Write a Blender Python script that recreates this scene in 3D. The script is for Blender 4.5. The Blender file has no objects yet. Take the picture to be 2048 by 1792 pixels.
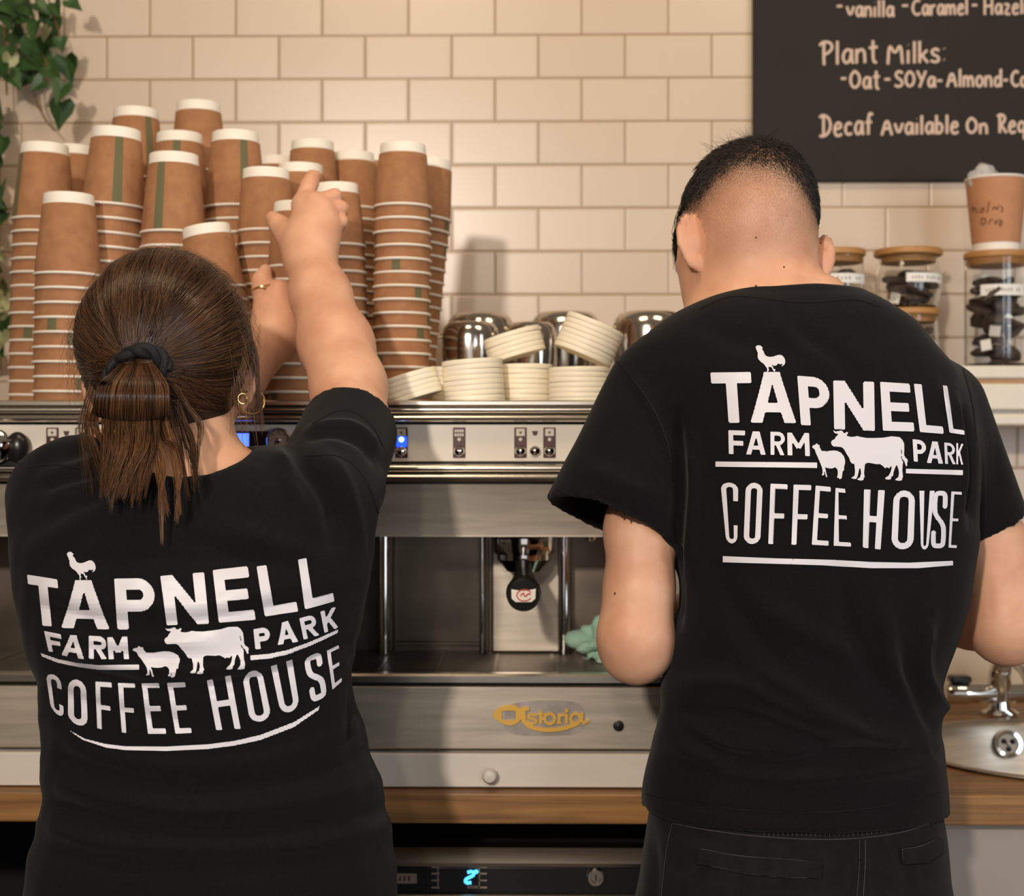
import bpy, bmesh, math, random
import numpy as np
from mathutils import Vector, Matrix, Quaternion
from mathutils.bvhtree import BVHTree

random.seed(7)
RNG = np.random.default_rng(11)
SC = bpy.context.scene
COL = SC.collection

def srgb(r, g, b):
    def f(c):
        c = c / 255.0
        return c / 12.92 if c <= 0.04045 else ((c + 0.055) / 1.055) ** 2.4
    return (f(r), f(g), f(b), 1.0)

# ------------------------------------------------------------------ camera
F_PX = 3005.0
CAM_Z = 1.34
YAW = math.radians(0.9)
CY, SY = math.cos(YAW), math.sin(YAW)

def P(u, v, Y):
    """point of the room seen at photograph position (u, v), at distance Y from the camera plane"""
    x, z = (u - 1024.0) / F_PX, (896.0 - v) / F_PX
    X, D = x * CY - SY, x * SY + CY
    t = Y / D
    return Vector((X * t, Y, CAM_Z + z * t))

def project(X, Y, Z):
    xc = X * CY + Y * SY
    yc = -X * SY + Y * CY
    return 1024.0 + F_PX * xc / yc, 896.0 - F_PX * (Z - CAM_Z) / yc

cam_data = bpy.data.cameras.new('camera')
cam = bpy.data.objects.new('camera', cam_data)
COL.objects.link(cam)
cam.location = (0, 0, CAM_Z)
cam.rotation_euler = (math.pi / 2, 0, YAW)
cam_data.sensor_fit = 'HORIZONTAL'
cam_data.sensor_width = 36.0
cam_data.lens = F_PX / 2048.0 * 36.0
cam_data.clip_start = 0.05
cam_data.dof.use_dof = True
cam_data.dof.focus_distance = 1.56
cam_data.dof.aperture_fstop = 5.6
SC.camera = cam

# ------------------------------------------------------------------ light
SC.view_settings.view_transform = 'Standard'
SC.view_settings.look = 'None'
SC.view_settings.gamma = 1.0
SC.view_settings.use_curve_mapping = False
SC.view_settings.exposure = 0.1

world = bpy.data.worlds.new('room_light')
SC.world = world
world.use_nodes = True
wn, wl = world.node_tree.nodes, world.node_tree.links
wn.clear()
w_out = wn.new('ShaderNodeOutputWorld')
w_bg = wn.new('ShaderNodeBackground')
w_tc = wn.new('ShaderNodeTexCoord')
w_sep = wn.new('ShaderNodeSeparateXYZ')
w_ramp = wn.new('ShaderNodeValToRGB')
w_map = wn.new('ShaderNodeMapRange')
w_map.inputs['From Min'].default_value = -1
w_map.inputs['From Max'].default_value = 1
wl.new(w_tc.outputs['Generated'], w_sep.inputs[0])
wl.new(w_sep.outputs['Z'], w_map.inputs['Value'])
wl.new(w_map.outputs[0], w_ramp.inputs[0])
cr = w_ramp.color_ramp
cr.elements[0].position = 0.0; cr.elements[0].color = (0.05, 0.035, 0.025, 1)
cr.elements[1].position = 1.0; cr.elements[1].color = (0.62, 0.50, 0.38, 1)
e = cr.elements.new(0.47); e.color = (0.16, 0.115, 0.08, 1)
e = cr.elements.new(0.60); e.color = (0.44, 0.34, 0.25, 1)
wl.new(w_ramp.outputs[0], w_bg.inputs[0])
w_bg.inputs['Strength'].default_value = 0.28
wl.new(w_bg.outputs[0], w_out.inputs[0])

def area_light(name, loc, target, w, h, power, col):
    d = bpy.data.lights.new(name, 'AREA')
    d.shape = 'RECTANGLE'; d.size = w; d.size_y = h
    d.energy = power; d.color = col
    o = bpy.data.objects.new(name, d)
    COL.objects.link(o)
    o.location = loc
    o.rotation_euler = (Vector(target) - Vector(loc)).to_track_quat('-Z', 'Y').to_euler()
    return o

# track spots of the coffee bar, behind and above the photographer
area_light('track_spot', (-0.76, -1.6, 2.25), (0.1, 2.0, 1.15), 0.13, 0.13, 66, (1.0, 0.90, 0.79))
area_light('track_spot', (-0.30, -1.9, 2.35), (0.2, 2.0, 1.15), 0.12, 0.12, 11, (1.0, 0.90, 0.79))
# ceiling lamps over the bar
area_light('ceiling_lamp', (-0.35, 1.25, 2.75), (-0.3, 2.4, 1.5), 0.5, 0.3, 6.0, (1.0, 0.78, 0.52))
area_light('ceiling_lamp', (0.75, 1.35, 2.75), (0.8, 2.4, 1.5), 0.5, 0.3, 5.0, (1.0, 0.80, 0.54))
# daylight through the shop window to the right
area_light('window_daylight', (2.5, -0.5, 1.55), (0.8, 1.7, 1.2), 0.9, 1.7, 30, (0.80, 0.90, 1.0))
# the wide shop window behind the photographer
area_light('window_daylight', (0.3, -3.1, 1.35), (0.3, 2.0, 1.2), 2.4, 1.5, 8, (0.97, 0.97, 1.0))
area_light('window_daylight', (1.75, -2.2, 1.5), (0.1, 2.0, 1.2), 0.6, 1.7, 18, (0.84, 0.92, 1.0))
# ------------------------------------------------------------------ materials
def new_mat(name):
    m = bpy.data.materials.new(name)
    m.use_nodes = True
    nt = m.node_tree
    b = nt.nodes['Principled BSDF']
    return m, nt, b

def pbr(name, col, rough=0.5, metal=0.0, spec=0.5, coat=0.0, noise=0.0, nscale=40.0, bump=0.0, bscale=200.0,
        stretch=(1, 1, 1), trans=0.0, ior=1.45, sss=0.0, emit=None, estr=0.0, alpha=1.0, sheen=0.0, rvar=0.0):
    m, nt, b = new_mat(name)
    b.inputs['Base Color'].default_value = col
    b.inputs['Roughness'].default_value = rough
    b.inputs['Metallic'].default_value = metal
    b.inputs['Specular IOR Level'].default_value = spec
    b.inputs['Coat Weight'].default_value = coat
    b.inputs['Transmission Weight'].default_value = trans
    b.inputs['IOR'].default_value = ior
    b.inputs['Alpha'].default_value = alpha
    if sheen:
        b.inputs['Sheen Weight'].default_value = sheen
        b.inputs['Sheen Roughness'].default_value = 0.5
    if sss:
        b.inputs['Subsurface Weight'].default_value = sss
        b.inputs['Subsurface Radius'].default_value = (0.012, 0.005, 0.003)
        b.inputs['Subsurface Scale'].default_value = 0.6
    if emit:
        b.inputs['Emission Color'].default_value = emit
        b.inputs['Emission Strength'].default_value = estr
    if noise or bump or rvar:
        tc = nt.nodes.new('ShaderNodeTexCoord')
        mp = nt.nodes.new('ShaderNodeMapping')
        mp.inputs['Scale'].default_value = stretch
        nt.links.new(tc.outputs['Object'], mp.inputs[0])
    if noise:
        n = nt.nodes.new('ShaderNodeTexNoise'); n.inputs['Scale'].default_value = nscale
        n.inputs['Detail'].default_value = 4
        nt.links.new(mp.outputs[0], n.inputs['Vector'])
        mr = nt.nodes.new('ShaderNodeMapRange')
        mr.inputs['From Min'].default_value = 0.3; mr.inputs['From Max'].default_value = 0.7
        mr.inputs['To Min'].default_value = 1 - noise; mr.inputs['To Max'].default_value = 1 + noise * 0.6
        nt.links.new(n.outputs['Fac'], mr.inputs['Value'])
        mx = nt.nodes.new('ShaderNodeMix'); mx.data_type = 'RGBA'; mx.blend_type = 'MULTIPLY'
        mx.inputs['Factor'].default_value = 1.0
        mx.inputs['A'].default_value = col
        nt.links.new(mr.outputs[0], mx.inputs['B'])
        nt.links.new(mx.outputs['Result'], b.inputs['Base Color'])
    if rvar:
        n = nt.nodes.new('ShaderNodeTexNoise'); n.inputs['Scale'].default_value = nscale * 0.4
        n.inputs['Detail'].default_value = 5
        nt.links.new(mp.outputs[0], n.inputs['Vector'])
        mr = nt.nodes.new('ShaderNodeMapRange')
        mr.inputs['To Min'].default_value = max(0.02, rough - rvar); mr.inputs['To Max'].default_value = rough + rvar
        nt.links.new(n.outputs['Fac'], mr.inputs['Value'])
        nt.links.new(mr.outputs[0], b.inputs['Roughness'])
    if bump:
        n2 = nt.nodes.new('ShaderNodeTexNoise'); n2.inputs['Scale'].default_value = bscale
        n2.inputs['Detail'].default_value = 3
        nt.links.new(mp.outputs[0], n2.inputs['Vector'])
        bp = nt.nodes.new('ShaderNodeBump'); bp.inputs['Strength'].default_value = bump
        bp.inputs['Distance'].default_value = 0.002
        nt.links.new(n2.outputs['Fac'], bp.inputs['Height'])
        nt.links.new(bp.outputs[0], b.inputs['Normal'])
    return m

M = {}
M['steel'] = pbr('brushed_steel', (0.52, 0.45, 0.365, 1), 0.44, 1.0, noise=0.16, nscale=9, stretch=(1, 1, 14), bump=0.02, bscale=60, rvar=0.08)
M['steel_rail'] = pbr('polished_rail', (0.62, 0.57, 0.50, 1), 0.24, 1.0, noise=0.08, nscale=6, stretch=(1, 1, 20))
M['steel_dark'] = pbr('stained_steel', (0.20, 0.160, 0.125, 1), 0.33, 1.0, noise=0.35, nscale=10, rvar=0.1)
M['chrome'] = pbr('chrome', (0.74, 0.72, 0.69, 1), 0.07, 1.0)
M['chrome_jug'] = pbr('jug_steel', (0.62, 0.57, 0.50, 1), 0.14, 1.0)
M['panel'] = pbr('cream_panel', srgb(228, 218, 202), 0.42, 0.0, noise=0.03, nscale=20)
M['white_paint'] = pbr('white_paint', srgb(214, 204, 192), 0.5, noise=0.05, nscale=8, stretch=(1, 1, 6))
M['shelf_white'] = pbr('shelf_white', srgb(222, 212, 194), 0.5, noise=0.03)
M['black_gap'] = pbr('black_gap', (0.006, 0.005, 0.005, 1), 0.6)
M['black_plastic'] = pbr('black_plastic', (0.012, 0.011, 0.011, 1), 0.28)
M['black_panel'] = pbr('black_panel', (0.010, 0.010, 0.012, 1), 0.32)
M['brown_plate'] = pbr('brown_key_plate', srgb(72, 24, 18), 0.35)
M['key_print'] = pbr('key_print', srgb(226, 214, 196), 0.5)
M['brown_print'] = pbr('brown_print', srgb(70, 38, 28), 0.5)
M['gold'] = pbr('gold_badge', srgb(220, 172, 74), 0.4, 0.0)
M['badge_stain'] = pbr('badge_stain', srgb(98, 84, 74), 0.5, 0.5, noise=0.4, nscale=60)
M['gold_metal'] = pbr('gold_metal', (0.85, 0.58, 0.22, 1), 0.16, 1.0)
M['blue_led'] = pbr('blue_led', (0.01, 0.05, 0.4, 1), 0.4, emit=(0.01, 0.06, 1.0, 1), estr=2.2)
M['blue_led_core'] = pbr('blue_led_core', (0.4, 0.6, 1, 1), 0.4, emit=(0.45, 0.75, 1.0, 1), estr=3.0)
M['blue_screen'] = pbr('blue_screen', (0.02, 0.06, 0.5, 1), 0.3, emit=(0.07, 0.16, 1.0, 1), estr=2.4)
M['digit'] = pbr('digit_glow', (0.1, 0.5, 0.7, 1), 0.4, emit=(0.08, 0.52, 0.95, 1), estr=1.8)
M['label'] = pbr('paper_label', srgb(232, 226, 216), 0.6)
M['label_grey'] = pbr('label_grey', srgb(150, 132, 116), 0.6)
M['ink'] = pbr('dark_ink', srgb(88, 52, 36), 0.7)
M['ink_grey'] = pbr('grey_ink', srgb(150, 140, 132), 0.7)
M['red_print'] = pbr('red_print', srgb(206, 66, 44), 0.5)
M['cup_white'] = pbr('cup_white', srgb(236, 228, 214), 0.55)
M['lid_white'] = pbr('lid_white', srgb(252, 242, 218), 0.42, spec=0.4)
M['bamboo'] = pbr('bamboo', srgb(178, 126, 70), 0.5, noise=0.12, nscale=30, stretch=(1, 1, 8))
M['glass'] = pbr('jar_glass', (0.97, 0.98, 0.97, 1), 0.01, trans=1.0, ior=1.35)
M['tea'] = pbr('tea_pouch', srgb(92, 76, 66), 0.8, noise=0.5, nscale=60)
M['string'] = pbr('tea_string', srgb(196, 180, 160), 0.8)
M['cloth_green'] = pbr('green_cloth', srgb(168, 204, 178), 0.85, noise=0.18, nscale=60, sheen=0.3)
M['plastic_wrap'] = pbr('plastic_wrap', (0.86, 0.84, 0.82, 1), 0.12, trans=0.65, ior=1.3)
M['cabinet_grey'] = pbr('cabinet_grey', srgb(156, 142, 130), 0.6, noise=0.05, nscale=12)
M['splash'] = pbr('splash_cream', srgb(222, 198, 164), 0.45, noise=0.04, nscale=10)
M['void'] = pbr('dark_board', (0.004, 0.0035, 0.0035, 1), 0.8)  # near-black standing in for shade inside the open bay; also the fridge carcass
M['floor'] = pbr('floor_vinyl', srgb(72, 58, 48), 0.5, noise=0.2, nscale=6)
M['leaf'] = pbr('ivy_leaf', srgb(50, 78, 34), 0.45, noise=0.35, nscale=50)
M['leaf_pale'] = pbr('ivy_leaf_pale', srgb(150, 150, 104), 0.5, noise=0.4, nscale=90)
M['stem'] = pbr('ivy_stem', srgb(112, 84, 44), 0.6)
M['hair_tie'] = pbr('hair_tie', (0.006, 0.005, 0.006, 1), 0.75, bump=0.3, bscale=300)
M['shirt'] = pbr('black_cotton', (0.0050, 0.0044, 0.0047, 1), 0.92, spec=0.18, bump=0.25, bscale=900, noise=0.25, nscale=420, sheen=0.05)
M['trouser'] = pbr('black_twill', (0.0078, 0.0068, 0.0069, 1), 0.9, spec=0.2, bump=0.3, bscale=700, noise=0.3, nscale=60, sheen=0.05)
M['leggings'] = pbr('black_jersey', (0.0056, 0.0049, 0.0048, 1), 0.9, spec=0.2, bump=0.2, bscale=900, sheen=0.05)
M['stitch'] = pbr('stitching', (0.016, 0.0145, 0.0145, 1), 0.95, spec=0.1)
M['stitch_grey'] = pbr('grey_stitching', (0.045, 0.041, 0.040, 1), 0.9)
M['shoe'] = pbr('shoe_black', (0.01, 0.01, 0.01, 1), 0.5)
M['print'] = pbr('shirt_print', srgb(216, 210, 213), 0.42, spec=0.4)
M['chalk'] = pbr('chalk_ink', srgb(208, 180, 160), 0.8)

# wood with grain
def wood(name, c1, c2, rough=0.45, axis=0, scale=1.0):
    m, nt, b = new_mat(name)
    tc = nt.nodes.new('ShaderNodeTexCoord'); mp = nt.nodes.new('ShaderNodeMapping')
    s = [55 * scale] * 3; s[axis] = 2.4 * scale
    mp.inputs['Scale'].default_value = s
    nt.links.new(tc.outputs['Object'], mp.inputs[0])
    n = nt.nodes.new('ShaderNodeTexNoise'); n.inputs['Scale'].default_value = 1.6; n.inputs['Detail'].default_value = 6
    n.inputs['Distortion'].default_value = 0.6
    nt.links.new(mp.outputs[0], n.inputs['Vector'])
    r = nt.nodes.new('ShaderNodeValToRGB')
    r.color_ramp.elements[0].position = 0.33; r.color_ramp.elements[0].color = c2
    r.color_ramp.elements[1].position = 0.66; r.color_ramp.elements[1].color = c1
    nt.links.new(n.outputs['Fac'], r.inputs[0])
    nt.links.new(r.outputs[0], b.inputs['Base Color'])
    b.inputs['Roughness'].default_value = rough
    return m
M['counter'] = wood('oak_worktop', srgb(160, 114, 62), srgb(112, 74, 38))
M['shelf_wood'] = wood('shelf_wood', srgb(196, 150, 94), srgb(160, 112, 62))

# kraft board with one printed green stripe round each cup
def kraft():
    m, nt, b = new_mat('kraft_board')
    tc = nt.nodes.new('ShaderNodeTexCoord'); sp = nt.nodes.new('ShaderNodeSeparateXYZ')
    nt.links.new(tc.outputs['Object'], sp.inputs[0])
    at = nt.nodes.new('ShaderNodeMath'); at.operation = 'ARCTAN2'
    nt.links.new(sp.outputs['X'], at.inputs[0]); nt.links.new(sp.outputs['Y'], at.inputs[1])
    ab = nt.nodes.new('ShaderNodeMath'); ab.operation = 'ABSOLUTE'
    nt.links.new(at.outputs[0], ab.inputs[0])
    lt = nt.nodes.new('ShaderNodeMath'); lt.operation = 'LESS_THAN'; lt.inputs[1].default_value = 0.155
    nt.links.new(ab.outputs[0], lt.inputs[0])
    n = nt.nodes.new('ShaderNodeTexNoise'); n.inputs['Scale'].default_value = 60; n.inputs['Detail'].default_value = 4
    nt.links.new(tc.outputs['Object'], n.inputs['Vector'])
    r = nt.nodes.new('ShaderNodeValToRGB')
    r.color_ramp.elements[0].position = 0.25; r.color_ramp.elements[0].color = srgb(148, 102, 70)
    r.color_ramp.elements[1].position = 0.75; r.color_ramp.elements[1].color = srgb(170, 121, 84)
    nt.links.new(n.outputs['Fac'], r.inputs[0])
    mx = nt.nodes.new('ShaderNodeMix'); mx.data_type = 'RGBA'
    nt.links.new(lt.outputs[0], mx.inputs['Factor'])
    nt.links.new(r.outputs[0], mx.inputs['A'])
    mx.inputs['B'].default_value = srgb(102, 98, 70)
    nt.links.new(mx.outputs['Result'], b.inputs['Base Color'])
    b.inputs['Roughness'].default_value = 0.75
    b.inputs['Specular IOR Level'].default_value = 0.25
    return m
M['kraft'] = kraft()
M['kraft_plain'] = pbr('kraft_plain', srgb(186, 130, 92), 0.7, noise=0.08, nscale=60)

# glazed wall tiles
def tiles(x0, z0):
    m, nt, b = new_mat('glazed_metro_tiles')
    tc = nt.nodes.new('ShaderNodeTexCoord'); sp = nt.nodes.new('ShaderNodeSeparateXYZ'); cb = nt.nodes.new('ShaderNodeCombineXYZ')
    nt.links.new(tc.outputs['Object'], sp.inputs[0])
    for ax, off, dst in (('X', x0, 'X'), ('Z', z0, 'Y')):
        a = nt.nodes.new('ShaderNodeMath'); a.operation = 'ADD'; a.inputs[1].default_value = off
        nt.links.new(sp.outputs[ax], a.inputs[0]); nt.links.new(a.outputs[0], cb.inputs[dst])
    def brick(ms, smooth):
        t = nt.nodes.new('ShaderNodeTexBrick')
        t.offset = 0.5; t.offset_frequency = 2; t.squash = 1.0
        t.inputs['Scale'].default_value = 1.0
        t.inputs['Brick Width'].default_value = TILE_W
        t.inputs['Row Height'].default_value = TILE_H
        t.inputs['Mortar Size'].default_value = ms
        t.inputs['Mortar Smooth'].default_value = smooth
        t.inputs['Bias'].default_value = 0.0
        nt.links.new(cb.outputs[0], t.inputs['Vector'])
        return t
    t = brick(0.0014, 0.1)
    t.inputs['Color1'].default_value = srgb(212, 191, 169)
    t.inputs['Color2'].default_value = srgb(203, 181, 158)
    t.inputs['Mortar'].default_value = srgb(150, 120, 84)
    nt.links.new(t.outputs['Color'], b.inputs['Base Color'])
    t2 = brick(0.0042, 0.9)
    bp = nt.nodes.new('ShaderNodeBump'); bp.inputs['Strength'].default_value = 0.6; bp.inputs['Distance'].default_value = 0.0018
    bp.invert = True
    nt.links.new(t2.outputs['Fac'], bp.inputs['Height'])
    nt.links.new(bp.outputs[0], b.inputs['Normal'])
    b.inputs['Roughness'].default_value = 0.27
    return m
TILE_W, TILE_H = 0.1511, 0.0755

# chalkboard with faint ruled lines
M['board'] = pbr('chalkboard', srgb(41, 35, 31), 0.7, noise=0.12, nscale=7, spec=0.3)

def skin():
    m, nt, b = new_mat('skin')
    tc = nt.nodes.new('ShaderNodeTexCoord')
    n = nt.nodes.new('ShaderNodeTexNoise'); n.inputs['Scale'].default_value = 24; n.inputs['Detail'].default_value = 5
    nt.links.new(tc.outputs['Object'], n.inputs['Vector'])
    r = nt.nodes.new('ShaderNodeValToRGB')
    r.color_ramp.elements[0].position = 0.3; r.color_ramp.elements[0].color = srgb(206, 148, 117)
    r.color_ramp.elements[1].position = 0.7; r.color_ramp.elements[1].color = srgb(224, 172, 138)
    nt.links.new(n.outputs['Fac'], r.inputs[0])
    # close-cropped stubble where the attribute says so
    at = nt.nodes.new('ShaderNodeAttribute'); at.attribute_name = 'stubble'
    n2 = nt.nodes.new('ShaderNodeTexNoise'); n2.inputs['Scale'].default_value = 700; n2.inputs['Detail'].default_value = 2
    mp = nt.nodes.new('ShaderNodeMapping'); mp.inputs['Scale'].default_value = (1.5, 1.5, 0.5)
    nt.links.new(tc.outputs['Object'], mp.inputs[0]); nt.links.new(mp.outputs[0], n2.inputs['Vector'])
    ad = nt.nodes.new('ShaderNodeMath'); ad.operation = 'MULTIPLY_ADD'; ad.inputs[1].default_value = 2.2; ad.inputs[2].default_value = -0.2
    nt.links.new(n2.outputs['Fac'], ad.inputs[0])
    cl = nt.nodes.new('ShaderNodeMath'); cl.operation = 'MULTIPLY'; cl.use_clamp = True
    mr = nt.nodes.new('ShaderNodeMath'); mr.operation = 'ADD'; mr.inputs[1].default_value = 0.0
    nt.links.new(at.outputs['Fac'], mr.inputs[0])
    nt.links.new(ad.outputs[0], cl.inputs[0]); nt.links.new(mr.outputs[0], cl.inputs[1])
    mx = nt.nodes.new('ShaderNodeMix'); mx.data_type = 'RGBA'
    nt.links.new(cl.outputs[0], mx.inputs['Factor'])
    nt.links.new(r.outputs[0], mx.inputs['A']); mx.inputs['B'].default_value = srgb(44, 30, 24)
    nt.links.new(mx.outputs['Result'], b.inputs['Base Color'])
    b.inputs['Roughness'].default_value = 0.5
    b.inputs['Specular IOR Level'].default_value = 0.35
    b.inputs['Subsurface Weight'].default_value = 0.12
    b.inputs['Subsurface Radius'].default_value = (0.010, 0.004, 0.002)
    b.inputs['Subsurface Scale'].default_value = 0.5
    n3 = nt.nodes.new('ShaderNodeTexNoise'); n3.inputs['Scale'].default_value = 500
    nt.links.new(tc.outputs['Object'], n3.inputs['Vector'])
    bp = nt.nodes.new('ShaderNodeBump'); bp.inputs['Strength'].default_value = 0.12; bp.inputs['Distance'].default_value = 0.001
    nt.links.new(n3.outputs['Fac'], bp.inputs['Height']); nt.links.new(bp.outputs[0], b.inputs['Normal'])
    return m
M['skin'] = skin()

def hair_mat(name, dark, light, rough=0.34):
    m, nt, b = new_mat(name)
    at = nt.nodes.new('ShaderNodeAttribute'); at.attribute_name = 'tone'
    r = nt.nodes.new('ShaderNodeValToRGB')
    r.color_ramp.elements[0].color = dark
    r.color_ramp.elements[1].color = light
    nt.links.new(at.outputs['Fac'], r.inputs[0])
    nt.links.new(r.outputs[0], b.inputs['Base Color'])
    b.inputs['Roughness'].default_value = rough
    b.inputs['Specular IOR Level'].default_value = 0.5
    return m
M['hair_brown'] = hair_mat('brown_hair', srgb(24, 13, 8), srgb(138, 94, 60), 0.30)
M['hair_black'] = hair_mat('dark_hair', srgb(14, 9, 7), srgb(44, 30, 22), 0.42)

# ------------------------------------------------------------------ mesh building
ORG = {}

def link_mesh(name, verts, faces, mats, parent=None, smooth=True, midx=None, bevel=0.0, angle=None):
    me = bpy.data.meshes.new(name)
    v = np.asarray(verts, dtype=np.float64).reshape(-1, 3)
    if parent is not None:
        v = v - np.asarray(ORG[parent.name])
    if isinstance(faces, np.ndarray):
        nv, nf, k = len(v), len(faces), faces.shape[1]
        me.vertices.add(nv); me.vertices.foreach_set('co', v.astype(np.float32).ravel())
        me.loops.add(nf * k); me.loops.foreach_set('vertex_index', faces.astype(np.int32).ravel())
        me.polygons.add(nf)
        me.polygons.foreach_set('loop_start', np.arange(0, nf * k, k, dtype=np.int32))
        me.update(calc_edges=True)
    else:
        me.from_pydata([tuple(p) for p in v], [], faces)
    me.validate()
    if not isinstance(mats, (list, tuple)): mats = [mats]
    for m in mats: me.materials.append(m)
    if midx is not None and len(midx) == len(me.polygons):
        me.polygons.foreach_set('material_index', np.asarray(midx, dtype=np.int32))
    me.polygons.foreach_set('use_smooth', np.full(len(me.polygons), bool(smooth)))
    if smooth and angle:
        me.set_sharp_from_angle(angle=math.radians(angle))
    me.update()
    o = bpy.data.objects.new(name, me)
    COL.objects.link(o)
    if parent is not None:
        o.parent = parent
        ORG[o.name] = ORG[parent.name]
    else:
        ORG[o.name] = (0, 0, 0)
    if bevel:
        md = o.modifiers.new('bevel', 'BEVEL'); md.width = bevel; md.segments = 2; md.limit_method = 'ANGLE'
        md.angle_limit = math.radians(40)
    return o

class MB:
    def __init__(s):
        s.v, s.f, s.m = [], [], []
    def add(s, verts, faces, mi=0):
        o = len(s.v)
        s.v += [tuple(p) for p in verts]
        s.f += [tuple(i + o for i in f) for f in faces]
        s.m += [mi] * len(faces)
        return s
    def box(s, a, b, mi=0, mat=None):
        x0, y0, z0 = a; x1, y1, z1 = b
        vs = [(x, y, z) for z in (z0, z1) for y in (y0, y1) for x in (x0, x1)]
        if mat is not None: vs = [mat @ Vector(p) for p in vs]
        return s.add(vs, [(0, 2, 3, 1), (4, 5, 7, 6), (0, 1, 5, 4), (2, 6, 7, 3), (0, 4, 6, 2), (1, 3, 7, 5)], mi)
    def lathe(s, prof, mat=None, seg=32, mi=0, closed=False):
        n = len(prof); vs, fs = [], []
        for k in range(seg):
            a = 2 * math.pi * k / seg; c, d = math.cos(a), math.sin(a)
            for r, z in prof:
                p = Vector((r * c, r * d, z))
                vs.append(mat @ p if mat is not None else p)
        rng = range(n) if closed else range(n - 1)
        for k in range(seg):
            k2 = (k + 1) % seg
            for i in rng:
                j = (i + 1) % n
                fs.append((k * n + i, k2 * n + i, k2 * n + j, k * n + j))
        return s.add(vs, fs, mi)
    def tube(s, pts, r, seg=10, mi=0, caps=True):
        pts = [Vector(p) for p in pts]; n = len(pts)
        rs = r if isinstance(r, (list, tuple)) else [r] * n
        vs, fs = [], []
        t0 = (pts[1] - pts[0]).normalized()
        up = Vector((0, 0, 1)) if abs(t0.z) < 0.9 else Vector((1, 0, 0))
        nrm = t0.cross(up).normalized()
        for i in range(n):
            t = (pts[min(i + 1, n - 1)] - pts[max(i - 1, 0)]).normalized()
            nrm = (nrm - t * nrm.dot(t)).normalized()
            bn = t.cross(nrm)
            for k in range(seg):
                a = 2 * math.pi * k / seg
                vs.append(pts[i] + (nrm * math.cos(a) + bn * math.sin(a)) * rs[i])
        for i in range(n - 1):
            for k in range(seg):
                k2 = (k + 1) % seg
                fs.append((i * seg + k, i * seg + k2, (i + 1) * seg + k2, (i + 1) * seg + k))
        if caps:
            fs.append(tuple(range(seg - 1, -1, -1))); fs.append(tuple((n - 1) * seg + k for k in range(seg)))
        return s.add(vs, fs, mi)
    def ball(s, c, r, mi=0, seg=16, rings=10, mat=None):
        if not isinstance(r, (tuple, list)): r = (r, r, r)
        vs, fs = [], []
        for i in range(rings + 1):
            th = math.pi * i / rings
            for k in range(seg):
                a = 2 * math.pi * k / seg
                p = Vector((r[0] * math.sin(th) * math.cos(a), r[1] * math.sin(th) * math.sin(a), r[2] * math.cos(th)))
                if mat is not None: p = mat @ p
                vs.append(Vector(c) + p)
        for i in range(rings):
            for k in range(seg):
                k2 = (k + 1) % seg
                fs.append((i * seg + k, (i + 1) * seg + k, (i + 1) * seg + k2, i * seg + k2))
        return s.add(vs, fs, mi)
    def build(s, name, mats, parent=None, smooth=True, bevel=0.0, angle=35):
        return link_mesh(name, s.v, s.f, mats, parent, smooth, s.m, bevel, angle)

def axis_mat(origin, direction):
    q = Vector((0, 0, 1)).rotation_difference(Vector(direction).normalized())
    return Matrix.Translation(origin) @ q.to_matrix().to_4x4()

def thing(name, loc, label, cat, group=None):
    o = bpy.data.objects.new(name, None)
    COL.objects.link(o)
    o.empty_display_size = 0.05
    o.location = loc
    ORG[o.name] = tuple(loc)
    o['label'] = label; o['category'] = cat
    if group: o['group'] = group
    return o

def tag(o, label, cat, group=None):
    o['label'] = label; o['category'] = cat
    if group: o['group'] = group
    return o

def structure(o):
    o['kind'] = 'structure'
    return o

def smooth_path(pts, n=3, closed=False):
    p = [np.asarray(q, float) for q in pts]
    for _ in range(n):
        out = [] if closed else [p[0]]
        m = len(p)
        for i in range(m if closed else m - 1):
            a, b = p[i], p[(i + 1) % m]
            out += [a * 0.75 + b * 0.25, a * 0.25 + b * 0.75]
        if not closed: out.append(p[-1])
        p = out
    return p

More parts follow.
